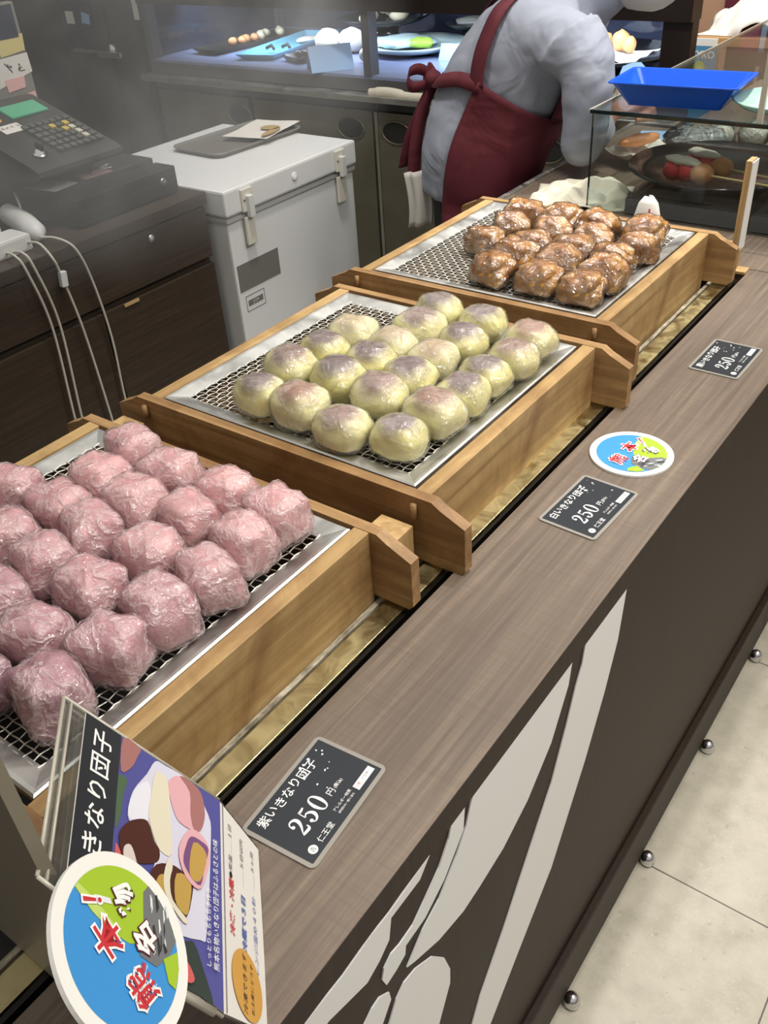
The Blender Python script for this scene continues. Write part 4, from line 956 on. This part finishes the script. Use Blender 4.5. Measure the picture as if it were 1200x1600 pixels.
bt = thing('blue_tray', 'bright blue plastic tray on the glass display', 'tray', (-.425, 1.925, ZS), radians(4))
rows = [[Vector((x * s, y * s2, z)) for x, y in rrect(.25, .155, .012)] for s, s2, z in ((.74, .66, 0), (.74, .66, .001), (.97, .96, .042), (1.03, 1.05, .044), (1.03, 1.05, .046), (.965, .95, .0455), (.73, .65, .004))]
MB().grid(rows, True, False, True).build('tray_body', 'blue_tray', bt)
tpd = thing('teal_plate', 'pale teal plate on the glass display, right of the blue tray', 'plate', (-.22, 1.94, ZS))
MB().lathe([(0, 0), (.05, 0), (.085, .006), (.102, .018), (.1, .021), (.08, .010), (0, .005)], 44).build('dish', 'teal_plate', tpd)
hx = thing('notched_card', 'pale blue notched card with handwriting, left of the blue tray', 'card', (-.575, 2.02, ZS), radians(-12))
Mh = Matrix.Rotation(radians(62), 4, 'X')
MB().prism([(-.036, 0.016), (-.02, .0), (.012, .0), (.036, .02), (.034, .036), (.008, .052), (-.012, .05), (-.034, .04)], -.0008, .0008, Mh).build('card_face', 'card_blue', hx)
MB().text('おすすめ', .009, Mh @ Matrix.Translation((0, .031, 0)), .0012).text('～～～', .008, Mh @ Matrix.Translation((.002, .018, 0)), .0012).build('handwriting', 'ink_blue', hx)
# steel warmers
for nm, lab, x0, x1 in (('warming_plate', 'low black warming plate with dark steel front under the black plate', -.482, -.243), ('warming_plate', 'low black warming plate at the customer edge, right of the wooden post', -.222, -.02)):
    t = thing(nm, lab, 'warmer', ((x0 + x1) / 2, 1.91, H))
    w = (x1 - x0) / 2
    MB().box(-w, w, -.078, .16, .0, .036, bev=.004).build('casing', 'plastic_black', t)
    MB().box(-w + .001, w - .001, -.0825, -.0785, .004, .035).build('front_plate', 'dark_steel', t)
    MB().box(-w + .02, w - .02, -.055, .14, .0365, .039, bev=.001).build('hot_plate', 'plate_black', t)
bp_ = thing('black_plate', 'large round black plate holding the fruit skewers', 'plate', (-.362, 2.02, .8895))
MB().lathe([(0, 0), (.11, 0), (.15, .008), (.185, .026), (.183, .031), (.145, .016), (0, .008)], 56).build('dish', 'plate_black', bp_)
for k, (p0, p1) in enumerate((((-.425, 1.915, .928), (-.165, 1.835, .940)), ((-.405, 1.99, .926), (-.17, 1.885, .938)))):
    t = thing('fruit_skewer', ['fruit skewer with white topping, nearer of the two on the black plate', 'fruit skewer with white topping, farther of the two on the black plate'][k], 'skewer', p0, 0, 'fruit skewers on the black plate')
    d = Vector(p1) - Vector(p0); MB().tube([(0, 0, 0), tuple(d)], .0024, 8).build('stick', 'skewer_wood', t)
    dn = d.normalized()
    for q in range(3):
        c = dn * (.012 + q * .034); MB().blob(c, (.024, .021, .021), 16, 10, .08, 2, q + k * 4).build('fruit', ['strawberry', 'strawberry', 'pastry_tan'][q], t)
    c = dn * .03 + Vector((0, 0, .021)); MB().blob(c, (.044, .017, .009), 14, 8, .25, 3, k, M=Matrix.Translation(c) @ Matrix.Rotation(math.atan2(dn.y, dn.x), 4, 'Z') @ Matrix.Translation(-c)).build('white_topping', 'bun_white', t)
def fluted(t, r, h, mat):
    rows = []
    for f, z in ((.6, 0), (.62, .002), (1.0, h), (.98, h), (.6, .003)):
        rows.append([Vector((r * f * (1 + .05 * (k % 2) * (z > .003)) * cos(2 * pi * k / 48), r * f * (1 + .05 * (k % 2) * (z > .003)) * sin(2 * pi * k / 48), z)) for k in range(48)])
    MB().grid(rows, True, True, False).build('fluted_cup', mat, t)
t = thing('sweet_cup', 'white fluted cup with a red fruit at the customer edge', 'cup', (-.235, 2.14, .9215)); fluted(t, .05, .035, 'paper_white')
o = MB().blob((0, 0, .025), (.034, .03, .022), 18, 12, .05, 2, 3).build('red_fruit', 'tile_red'); o.location = (-.237, 2.138, .930); tag(o, 'glossy red fruit sitting in the white fluted cup', 'fruit')
t = thing('paper_boat', 'white folded paper boat holding orange food inside the display', 'paper boat', (-.60, 2.215, H), radians(60))
rows = [[Vector((x, y * (1 + .25 * abs(x) / .09), .012 + 1.6 * y * y / .05 * .18 + .30 * abs(x) ** 1.7 + .006 * sin(x * 120) + .006)) for y in [-.05 + .1 * k / 10 for k in range(11)]] for x in [-.09 + .18 * k / 24 for k in range(25)]]
MB().grid(rows).build('paper_shell', 'paper_white', t)
o = MB().blob((0, 0, 0), (.06, .018, .014), 16, 8, .2, 3, 2).build('orange_food', 'orange_food'); o.location = (-.615, 2.21, H + .050); o.rotation_euler = (0, 0, radians(60)); tag(o, 'long orange fried piece lying in the paper boat', 'food')
t = thing('wrapped_sweet', 'dark sweet in crinkled clear wrap inside the display', 'sweet', (-.545, 2.325, H + .0))
MB().blob((0, 0, .03), (.055, .045, .028), 18, 10, .2, 3, 1).build('dark_sweet', 'tray_black', t); MB().blob((.03, .0, .033), (.07, .055, .032), 20, 12, .35, 5, 2).build('plastic_wrap', 'clear_wrap', t)
for k, (x, y) in enumerate(((-.475, 2.38), (-.405, 2.42), (-.335, 2.44))):
    t = thing('wrapped_bun', ['cream wrapped bun, left of three inside the display', 'cream wrapped bun, middle of three inside the display', 'cream wrapped bun, right of three inside the display'][k], 'bun', (x, y, H), 0, 'cream wrapped buns in the display')
    MB().blob((0, 0, .032), (.033, .03, .03), 18, 10, .1, 2, k).build('bun', 'bun_white', t); MB().blob((0, 0, .034), (.038, .036, .033), 20, 12, .3, 5, k).build('plastic_wrap', 'clear_wrap', t)
flat('shelf_label', 'card_blue', [(-.04, -.05), (.04, -.05), (.04, .05), (-.04, .05)], Z(-.665, 2.44, H + .0005, .3), 'pale blue label lying on the counter inside the display', 'label')
# cloths, shell, sign post
def cloth(name, lab, cx, cy, z, w, d, h, seed, mat, fold=2.2, rz=0):
    rows = []
    for i in range(29):
        v = -1 + 2 * i / 28; row = []
        for j in range(37):
            u = -1 + 2 * j / 36; e = max(0, 1 - (u * u * .9 + v * v * .9)) ** .35
            nn = abs(noise.noise(Vector((u * fold, v * fold * .6, seed)))) * 1.3 + .35 * noise.noise(Vector((u * 4.5, v * 3.5, seed + 4)))
            jit = 1 + .12 * noise.noise(Vector((u * 1.5, v * 1.5, seed + 8)))
            row.append(Vector((u * w / 2 * jit, v * d / 2 * jit, max(h * e * (.35 + nn), .0006))))
        rows.append(row)
    mb = MB(); mb.grid(rows); o = mb.build(name, mat); o.location = (cx, cy, z); o.rotation_euler = (0, 0, rz)
    so = o.modifiers.new('thick', 'SOLIDIFY'); so.thickness = .003; so.offset = 1
    return tag(o, lab, 'cloth')
cloth('folded_towel', 'crumpled cream towel on the counter behind the brown dumplings', -.610, 1.89, H, .21, .17, .034, 5.7, 'cream_cloth', 1.7, rz=radians(18))
cloth('blue_cloth', 'flat light blue cloth just behind the farthest tray', -.645, 1.735, H, .17, .11, .012, 6.1, 'blue_cloth')
sh = thing('shell_card', 'small curled white card with red stripes behind the farthest tray', 'card', (-.382, 1.70, H))
rows = [[Vector((.028 * cos(a) * s, .018 * sin(a) * s, z)) for a in [radians(-150 + 250 * k / 16) for k in range(17)]] for s, z in ((.8, 0), (1.0, .02), (.95, .05), (.7, .075), (.3, .088))]
mb = MB(); mb.grid(rows); o = mb.build('card_curl', 'paper_white', sh); so = o.modifiers.new('t', 'SOLIDIFY'); so.thickness = .002
for k in range(3):
    MB().box(.006 + k * .005, .009 + k * .005, -.022, -.0195, .012, .07 - k * .008, Matrix.Rotation(radians(10), 4, 'Z')).build('red_stripe', 'shell_red', sh)
wp = thing('sign_post', 'wooden upright holding a white card at the far tray end', 'sign holder', (-.178, 1.63, H))
MB().box(-.010, .0, -.016, .014, .0, .195, bev=.001).build('post', 'block_wood', wp)
MB().box(.0005, .0025, -.016, .016, .04, .193, bev=.0005).build('white_card', 'paper_white', wp)
MB().box(-.045, -.0105, -.008, .008, .035, .05, bev=.001).build('brace', 'block_wood', wp)
MB().box(-.06, .02, -.014, .012, .0, .0045).build('foot', 'block_wood', wp)

# ------------------------------------------------------------------ shop beyond, at right
sf = thing('wooden_shelf_unit', 'pale wood shelf unit beyond the display at upper right', 'shelf')
MB().box(-.93, .6, 3.42, 4.095, .90, .925).build('shelf_board', 'shelf_wood', sf)
MB().box(-1.3, .6, 4.1, 4.13, 0, 1.5).build('back_panel', 'wall_tan', sf)
MB().box(-.83, .6, 3.45, 4.1, 0, .90).build('dark_front', 'plastic_charcoal', sf)
MB().box(-.72, -.708, 3.44, 3.4495, .72, .84).build('pale_strip', 'label_grey', sf)
cloth('white_package', 'large white paper-wrapped package on the pale wood shelf', -.72, 3.62, .9255, .44, .34, .10, 2.2, 'paper_white', 1.3)
t = thing('yellow_packet', 'yellow packet lying on top of the white package', 'packet', (-.70, 3.66, 1.055), radians(10)); MB().box(-.14, .14, -.07, .07, 0, .02, bev=.006).build('pouch', 'note_yellow', t); MB().box(-.155, -.141, -.06, .06, .006, .012).build('sealed_edge', 'foil_tan', t)
sg = thing('blue_sign_board', 'small blue sign standing below the wood shelf', 'sign', (-.900, 3.405, 0))
MB().box(-.052, .052, -.004, .004, .60, .902).build('board', 'sign_blue', sg); MB().box(-.052, .052, -.0045, .0045, .902, .925).build('top_strip', 'paper_white', sg)
MB().box(-.06, -.053, -.006, .006, 0, .88).build('leg', 'label_grey', sg); MB().box(.053, .06, -.006, .006, 0, .88).build('leg', 'label_grey', sg)
Ms = frame_m((0, -.0046, 0), (1, 0, 0), (0, 0, 1)); MB().text('CYRO', .032, Ms @ Matrix.Translation((.005, .874, 0)), .0003, bold=.0008).build('lettering', 'paper_white', sg)
MB().prism(ell(.020, .022, 24, .0, .833), 0, .0006, Ms).build('green_spot', 'sign_green', sg); MB().text('H', .022, Ms @ Matrix.Translation((0, .833, 0)), .001).build('spot_lettering', 'paper_white', sg)
mg = thing('magenta_poster', 'magenta and dark poster panel on the far shelf back', 'poster', (-.70, 4.08, .926))
MB().box(-.36, .36, -.005, .005, .0, .40).build('dark_board', 'ink_maroon', mg); MB().box(-.275, -.205, -.008, -.0055, .02, .40).build('magenta_stripe', 'magenta', mg); MB().box(-.20, -.18, -.008, -.0055, .02, .40).build('pale_stripe', 'card_blue', mg)

# ------------------------------------------------------------------ the worker
SP = [(-1.005, .77), (-.985, .88), (-.945, .985), (-.885, 1.085), (-.82, 1.155), (-.75, 1.21)]
SA = [.142, .152, .155, .138, .108, .062]; SB = [.180, .188, .170, .180, .185, .085]
YW = 2.09
def interp(arr, t):
    t = max(0, min(t, len(arr) - 1)); i = min(int(t), len(arr) - 2); u = t - i
    g = lambda k: Vector(arr[max(0, min(k, len(arr) - 1))]) if isinstance(arr[0], tuple) else arr[max(0, min(k, len(arr) - 1))]
    p0, p1, p2, p3 = g(i - 1), g(i), g(i + 1), g(i + 2)
    return .5 * ((2 * p1) + (p2 - p0) * u + (2 * p0 - 5 * p1 + 4 * p2 - p3) * u * u + (3 * p1 - p0 - 3 * p2 + p3) * u ** 3)
def torso(t, th, off=0.0):
    c = interp(SP, t); d = (interp(SP, min(t + .05, 5)) - interp(SP, max(t - .05, 0))).normalized()
    fw = Vector((d.y, 0, -d.x)); a = interp(SA, t) + off; b = interp(SB, t) + off
    e = 2.4; f = lambda v: math.copysign(abs(v) ** (2 / e), v)
    return Vector((c.x, YW, c.y)) + fw * (a * f(cos(th))) + Vector((0, 1, 0)) * (b * f(sin(th)))
def torso_rows(mb, off, t0=0, t1=5, n=22):
    mb.grid([[torso(t0 + (t1 - t0) * i / n, 2 * pi * k / 36, off) for k in range(36)] for i in range(n + 1)], True, True, True)
wk = thing('person', 'shop worker in grey shirt and maroon apron leaning over the counter', 'person', (-1.03, YW, 0))
iw = Matrix.Translation((1.03, -YW, 0))
def wbuild(mb, name, mat, voxel=None, it=4, disp=None, parent=wk):
    for v in mb.bm.verts: v.co = iw @ v.co
    if voxel:
        me = remeshed(mb, voxel, it)
        if disp:
            for v in me.vertices:
                q = v.co; a, f = disp; v.co = q + v.normal * (a * noise.noise(Vector((q.x * f, q.y * f, q.z * f))) + a * .6 * abs(noise.noise(Vector((q.x * f * 1.3 + q.z * f, q.y * f * .5, q.z * f * 2.2 - q.x * f)))))
        return link_mesh(name, me, mat, parent)
    return mb.build(name, mat, parent)
RA = [(-.76, 1.925, 1.140), (-.715, 1.895, 1.09), (-.708, 1.885, .99), (-.715, 1.905, .930), (-.70, 1.975, .942), (-.672, 2.025, .965)]
LA = [(-.79, 2.25, 1.140), (-.77, 2.265, 1.05), (-.75, 2.255, .98), (-.73, 2.235, .955), (-.69, 2.18, .960), (-.655, 2.15, .968)]
mb = MB(); torso_rows(mb, -.018)
mb.tube([(-.75, YW, 1.20), (-.69, YW, 1.255), (-.65, YW, 1.285)], [.055, .05, .05], 16)
mb.blob((-.61, YW, 1.315), (.088, .074, .112), 24, 16, 0, 1, 0, M=Matrix.Translation((-.61, YW, 1.315)) @ Matrix.Rotation(radians(28), 4, 'Y') @ Matrix.Translation((.61, -YW, -1.315)))
mb.blob((-.535, YW, 1.285), (.018, .012, .018), 10, 8)                                   # nose
for s in (-1, 1): mb.blob((-.62, YW + s * .074, 1.305), (.018, .008, .026), 10, 8)       # ears
for A in (RA, LA): mb.tube(smooth_path(A, 6), [.052] * 8 + [.042] * 8 + [.034] * 8 + [.026] * 7, 14)
def hand(mb, w, d, up, s):
    w = Vector(w); d = Vector(d).normalized(); up = Vector(up).normalized(); sd = d.cross(up).normalized() * s
    mb.blob(w + d * .04, (.036, .036, .018), 16, 10, 0, 1, 0, M=Matrix.Translation(w + d * .04) @ frame_m((0, 0, 0), d, sd) @ Matrix.Translation(-(w + d * .04)))
    for i, (o, L) in enumerate(((-.026, .052), (-.009, .062), (.009, .058), (.025, .046))):
        b = w + d * .068 + sd * o
        mb.tube([b, b + d * L * .45 - up * .006, b + d * L * .75 - up * .022, b + d * L * .85 - up * .040], [.0092, .0088, .008, .0065], 8)
    b = w + d * .02 - sd * .03; mb.tube([b, b - sd * .02 + d * .022 - up * .008, b - sd * .018 + d * .05 - up * .022], [.011, .0095, .0075], 8)
hand(mb, (-.672, 2.025, .965), (.65, .6, .25), (-.1, -.1, 1), 1); hand(mb, (-.655, 2.15, .968), (.5, -.6, .1), (0, .1, 1), -1)
for s in (-1, 1):
    mb.tube([(-1.0, YW + s * .085, .80), (-1.0, YW + s * .09, .47), (-1.06, YW + s * .09, .09)], [.082, .058, .040], 14)
    mb.blob((-1.02, YW + s * .09, .055), (.10, .04, .045), 14, 8)
wbuild(mb, 'body', 'skin', .006, 3)
mb = MB(); torso_rows(mb, 0.0)
for A in (RA, LA):
    p = smooth_path(A[:5], 6); n = len(p)
    mb.tube(p, [.078 - .012 * math.sin(pi * min(i / n, .5)) - .026 * (i / n) for i in range(n)], 18)
mb.blob((-.79, 1.945, 1.140), (.085, .06, .065), 18, 12); mb.blob((-.79, 2.235, 1.140), (.085, .06, .065), 18, 12)
mb.tube([(-.765, YW, 1.185), (-.725, YW, 1.225), (-.690, YW, 1.258)], [.078, .072, .070], 18)
shirt = wbuild(mb, 'shirt', 'shirt', .009, 6, (.007, 11))
mb = MB(); mb.tube([(-.712, 1.935, .936), (-.692, 1.99, .950)], [.050, .046], 16); wbuild(mb, 'cuff', 'shirt', parent=shirt)
mb = MB()
for s in (-1, 1): mb.tube([(-1.0, YW + s * .082, .84), (-1.0, YW + s * .085, .7), (-1.01, YW + s * .09, .45), (-1.06, YW + s * .09, .07)], [.105, .098, .075, .058], 18)
mb.blob((-1.0, YW, .82), (.13, .172, .07), 24, 12); wbuild(mb, 'trousers', 'trousers', .012, 4)
for s in (-1, 1):
    mb = MB(); mb.blob((-1.01, YW + s * .09, .045), (.128, .048, .045), 18, 10, 0, 1, 0, 2.6); wbuild(mb, 'shoe', 'shoe')
# apron: skirt + bib + straps, a skin a centimetre outside the shirt
def apron_rows():
    rows = []
    for i in range(26):
        t = 2.5 - i * .13
        th0 = radians(104)
        row = []
        for k in range(41):
            th = -th0 + 2 * th0 * k / 40
            if t >= 0: p = torso(t, th, .013 + .006 * noise.noise(Vector((th * 2.2, t * 1.4, 1))))
            else:
                p = torso(0, th, .016); z = -t
                fl = 1 + .16 * z; c = Vector((-1.005, YW, 0))
                p = Vector((c.x + (p.x - c.x) * fl + .02 * z, c.y + (p.y - c.y) * fl, p.z - z * .42))
                p += Vector((cos(th), sin(th), 0)) * (.012 * z * sin(th * 7) + .01 * noise.noise(Vector((th * 3, z * 2, 5))))
            row.append(p)
        rows.append(row)
    return rows
mb = MB(); mb.grid(apron_rows()); ap = wbuild(mb, 'apron', 'apron'); ap.modifiers.new('t', 'SOLIDIFY').thickness = .003
mb = MB(); mb.grid([[torso(2.45 + i * .13, radians(-36 + 72 * k / 16), .014) for k in range(17)] for i in range(11)]); o = wbuild(mb, 'bib', 'apron', parent=ap); o.modifiers.new('t', 'SOLIDIFY').thickness = .003
def strap(path, w, name, off=.013):
    P = [torso(t, radians(a), off) for t, a in path]; P = smooth_path(P, 6); L, Q = [], []
    for i, p in enumerate(P):
        tn = (P[min(i + 1, len(P) - 1)] - P[max(i - 1, 0)]).normalized(); c = interp(SP, 2.5); nrm = (p - Vector((p.x + .1, YW, p.z - .1))).normalized()
        s_ = tn.cross(nrm).normalized() * (w / 2); L.append(p + s_); Q.append(p - s_)
    mb = MB(); mb.grid([L, Q]); o = wbuild(mb, name, 'apron', parent=ap); o.modifiers.new('t', 'SOLIDIFY').thickness = .003
strap([(2.4, -104), (2.7, -112), (3.1, -122), (3.7, -140), (4.4, -165)], .040, 'shoulder_strap')
strap([(2.3, 120), (2.7, 142), (3.2, 164), (3.8, 184), (4.5, 205)], .036, 'shoulder_strap')
strap([(2.45, -101), (2.3, -122), (2.0, -148), (1.8, -178)], .034, 'waist_tie')
strap([(2.45, 101), (2.3, 122), (2.0, 148), (1.8, 178)], .034, 'waist_tie')
bw = torso(1.8, pi, .016)
def band(pts, w, nm, parent):
    P = smooth_path([bw + Vector(p) for p in pts], 6); mb = MB(); wv = Vector((0, .2, 1)).normalized() * w / 2
    wd = Vector((.25, .1, 1)).normalized() * w / 2
    mb.grid([[p + wd for p in P], [p - wd for p in P]]); o = wbuild(mb, nm, 'apron', parent=parent); o.modifiers.new('t', 'SOLIDIFY').thickness = .003; return o
mb = MB(); mb.blob(bw + Vector((-.006, -.01, 0)), (.024, .026, .024), 14, 10, .15, 2, 1); kn = wbuild(mb, 'bow_knot', 'apron', parent=ap)
band([(0, 0, 0), (-.03, -.035, .028), (-.055, -.055, .022), (-.05, -.055, -.008), (-.02, -.03, -.01), (0, 0, 0)], .026, 'bow_loop', ap)
band([(0, 0, 0), (-.025, .03, .018), (-.04, .055, .008), (-.035, .05, -.02), (-.01, .02, -.015), (0, 0, 0)], .026, 'bow_loop', ap)
def tail(pts):
    P = smooth_path([bw + Vector(p) for p in pts], 6); mb = MB(); wd = Vector((.85, .5, .1)).normalized() * .017
    mb.grid([[p + wd for p in P], [p - wd for p in P]]); o = wbuild(mb, 'bow_tail', 'apron', parent=ap); o.modifiers.new('t', 'SOLIDIFY').thickness = .003
tail([(0, -.01, 0), (-.03, -.03, -.07), (-.045, -.05, -.15), (-.05, -.06, -.23)]); tail([(0, 0, 0), (-.04, -.0, -.07), (-.07, -.01, -.14), (-.09, -.01, -.215)])
mb = MB(); mb.blob((-.615, YW, 1.232), (.082, .080, .058), 20, 12, .05, 2, 3); wbuild(mb, 'face_mask', 'mask_white')
mb = MB(); mb.blob((-.648, YW, 1.345), (.092, .086, .105), 22, 14, .04, 3, 2); wbuild(mb, 'hair', 'hair')
for s in (-1, 1):
    mb = MB(); mb.blob((-.528, YW + s * .03, 1.325), (.010, .014, .006), 10, 8); wbuild(mb, 'eye', 'paper_white')
t = thing('wrapped_bun', 'cream paper-wrapped bun held in the worker\'s hand', 'bun', (-.665, 2.22, .985)); MB().blob((0, 0, .008), (.035, .03, .035), 16, 10, .2, 3, 4).build('bun', 'bun_beige', t); MB().blob((0, 0, .004), (.038, .034, .026), 18, 10, .35, 5, 6).build('paper', 'mask_white', t)
rows = [[Vector((-1.135 + .02 * sin(v * 2) + .06 * u - .01 * v, 1.945 + .02 * u + .010 * sin(u * 9), .83 - .14 * v + .01 * u)) for u in [k / 8 for k in range(9)]] for v in [k / 10 for k in range(11)]]
mb = MB(); mb.grid(rows); o = mb.build('hanging_cloth', 'mask_white'); o.modifiers.new('t', 'SOLIDIFY').thickness = .004; tag(o, 'white cloth hanging from the worker\'s back pocket', 'cloth')

wk.rotation_euler = (0, 0, radians(18)); wk.location.x -= .0
# ------------------------------------------------------------------ steam
mv = bpy.data.materials.new('steam'); mv.use_nodes = True; nt = mv.node_tree; nt.nodes.remove(nt.nodes['Principled BSDF'])
vs = nt.nodes.new('ShaderNodeVolumeScatter'); vs.inputs['Color'].default_value = (.95, .95, .93, 1); vs.inputs['Anisotropy'].default_value = .2
tc = nt.nodes.new('ShaderNodeTexCoord'); nz = nt.nodes.new('ShaderNodeTexNoise'); nz.inputs['Scale'].default_value = 5.0; nz.inputs['Detail'].default_value = 3; nz.inputs['Distortion'].default_value = 1.0
rp = nt.nodes.new('ShaderNodeMapRange'); rp.inputs['From Min'].default_value = .42; rp.inputs['From Max'].default_value = .70; rp.inputs['To Max'].default_value = 1.5; rp.inputs['To Min'].default_value = .10
mp_ = nt.nodes.new('ShaderNodeVectorMath'); mp_.operation = 'MULTIPLY_ADD'; mp_.inputs[1].default_value = (2, 2, 2); mp_.inputs[2].default_value = (-1, -1, -1); nt.links.new(tc.outputs['Generated'], mp_.inputs[0])
le_ = nt.nodes.new('ShaderNodeVectorMath'); le_.operation = 'LENGTH'; nt.links.new(mp_.outputs[0], le_.inputs[0])
fd = nt.nodes.new('ShaderNodeMapRange'); fd.inputs['From Min'].default_value = 1.0; fd.inputs['From Max'].default_value = .55; nt.links.new(le_.outputs['Value'], fd.inputs['Value'])
ml = nt.nodes.new('ShaderNodeMath'); ml.operation = 'MULTIPLY'; nt.links.new(rp.outputs[0], ml.inputs[0]); nt.links.new(fd.outputs[0], ml.inputs[1])
m2_ = nt.nodes.new('ShaderNodeMath'); m2_.operation = 'MULTIPLY'; nt.links.new(ml.outputs[0], m2_.inputs[0]); m2_.inputs[1].default_value = 1.15
nt.links.new(tc.outputs['Object'], nz.inputs['Vector']); nt.links.new(nz.outputs['Fac'], rp.inputs['Value']); nt.links.new(m2_.outputs[0], vs.inputs['Density']); nt.links.new(vs.outputs[0], nt.nodes['Material Output'].inputs['Volume'])
MATS['steam'] = mv
tag(MB().box(-1.42, -.56, .35, 1.56, .956, 1.60).build('steam', 'steam'), 'thin white steam drifting up behind the trays at left', 'steam', kind='stuff')
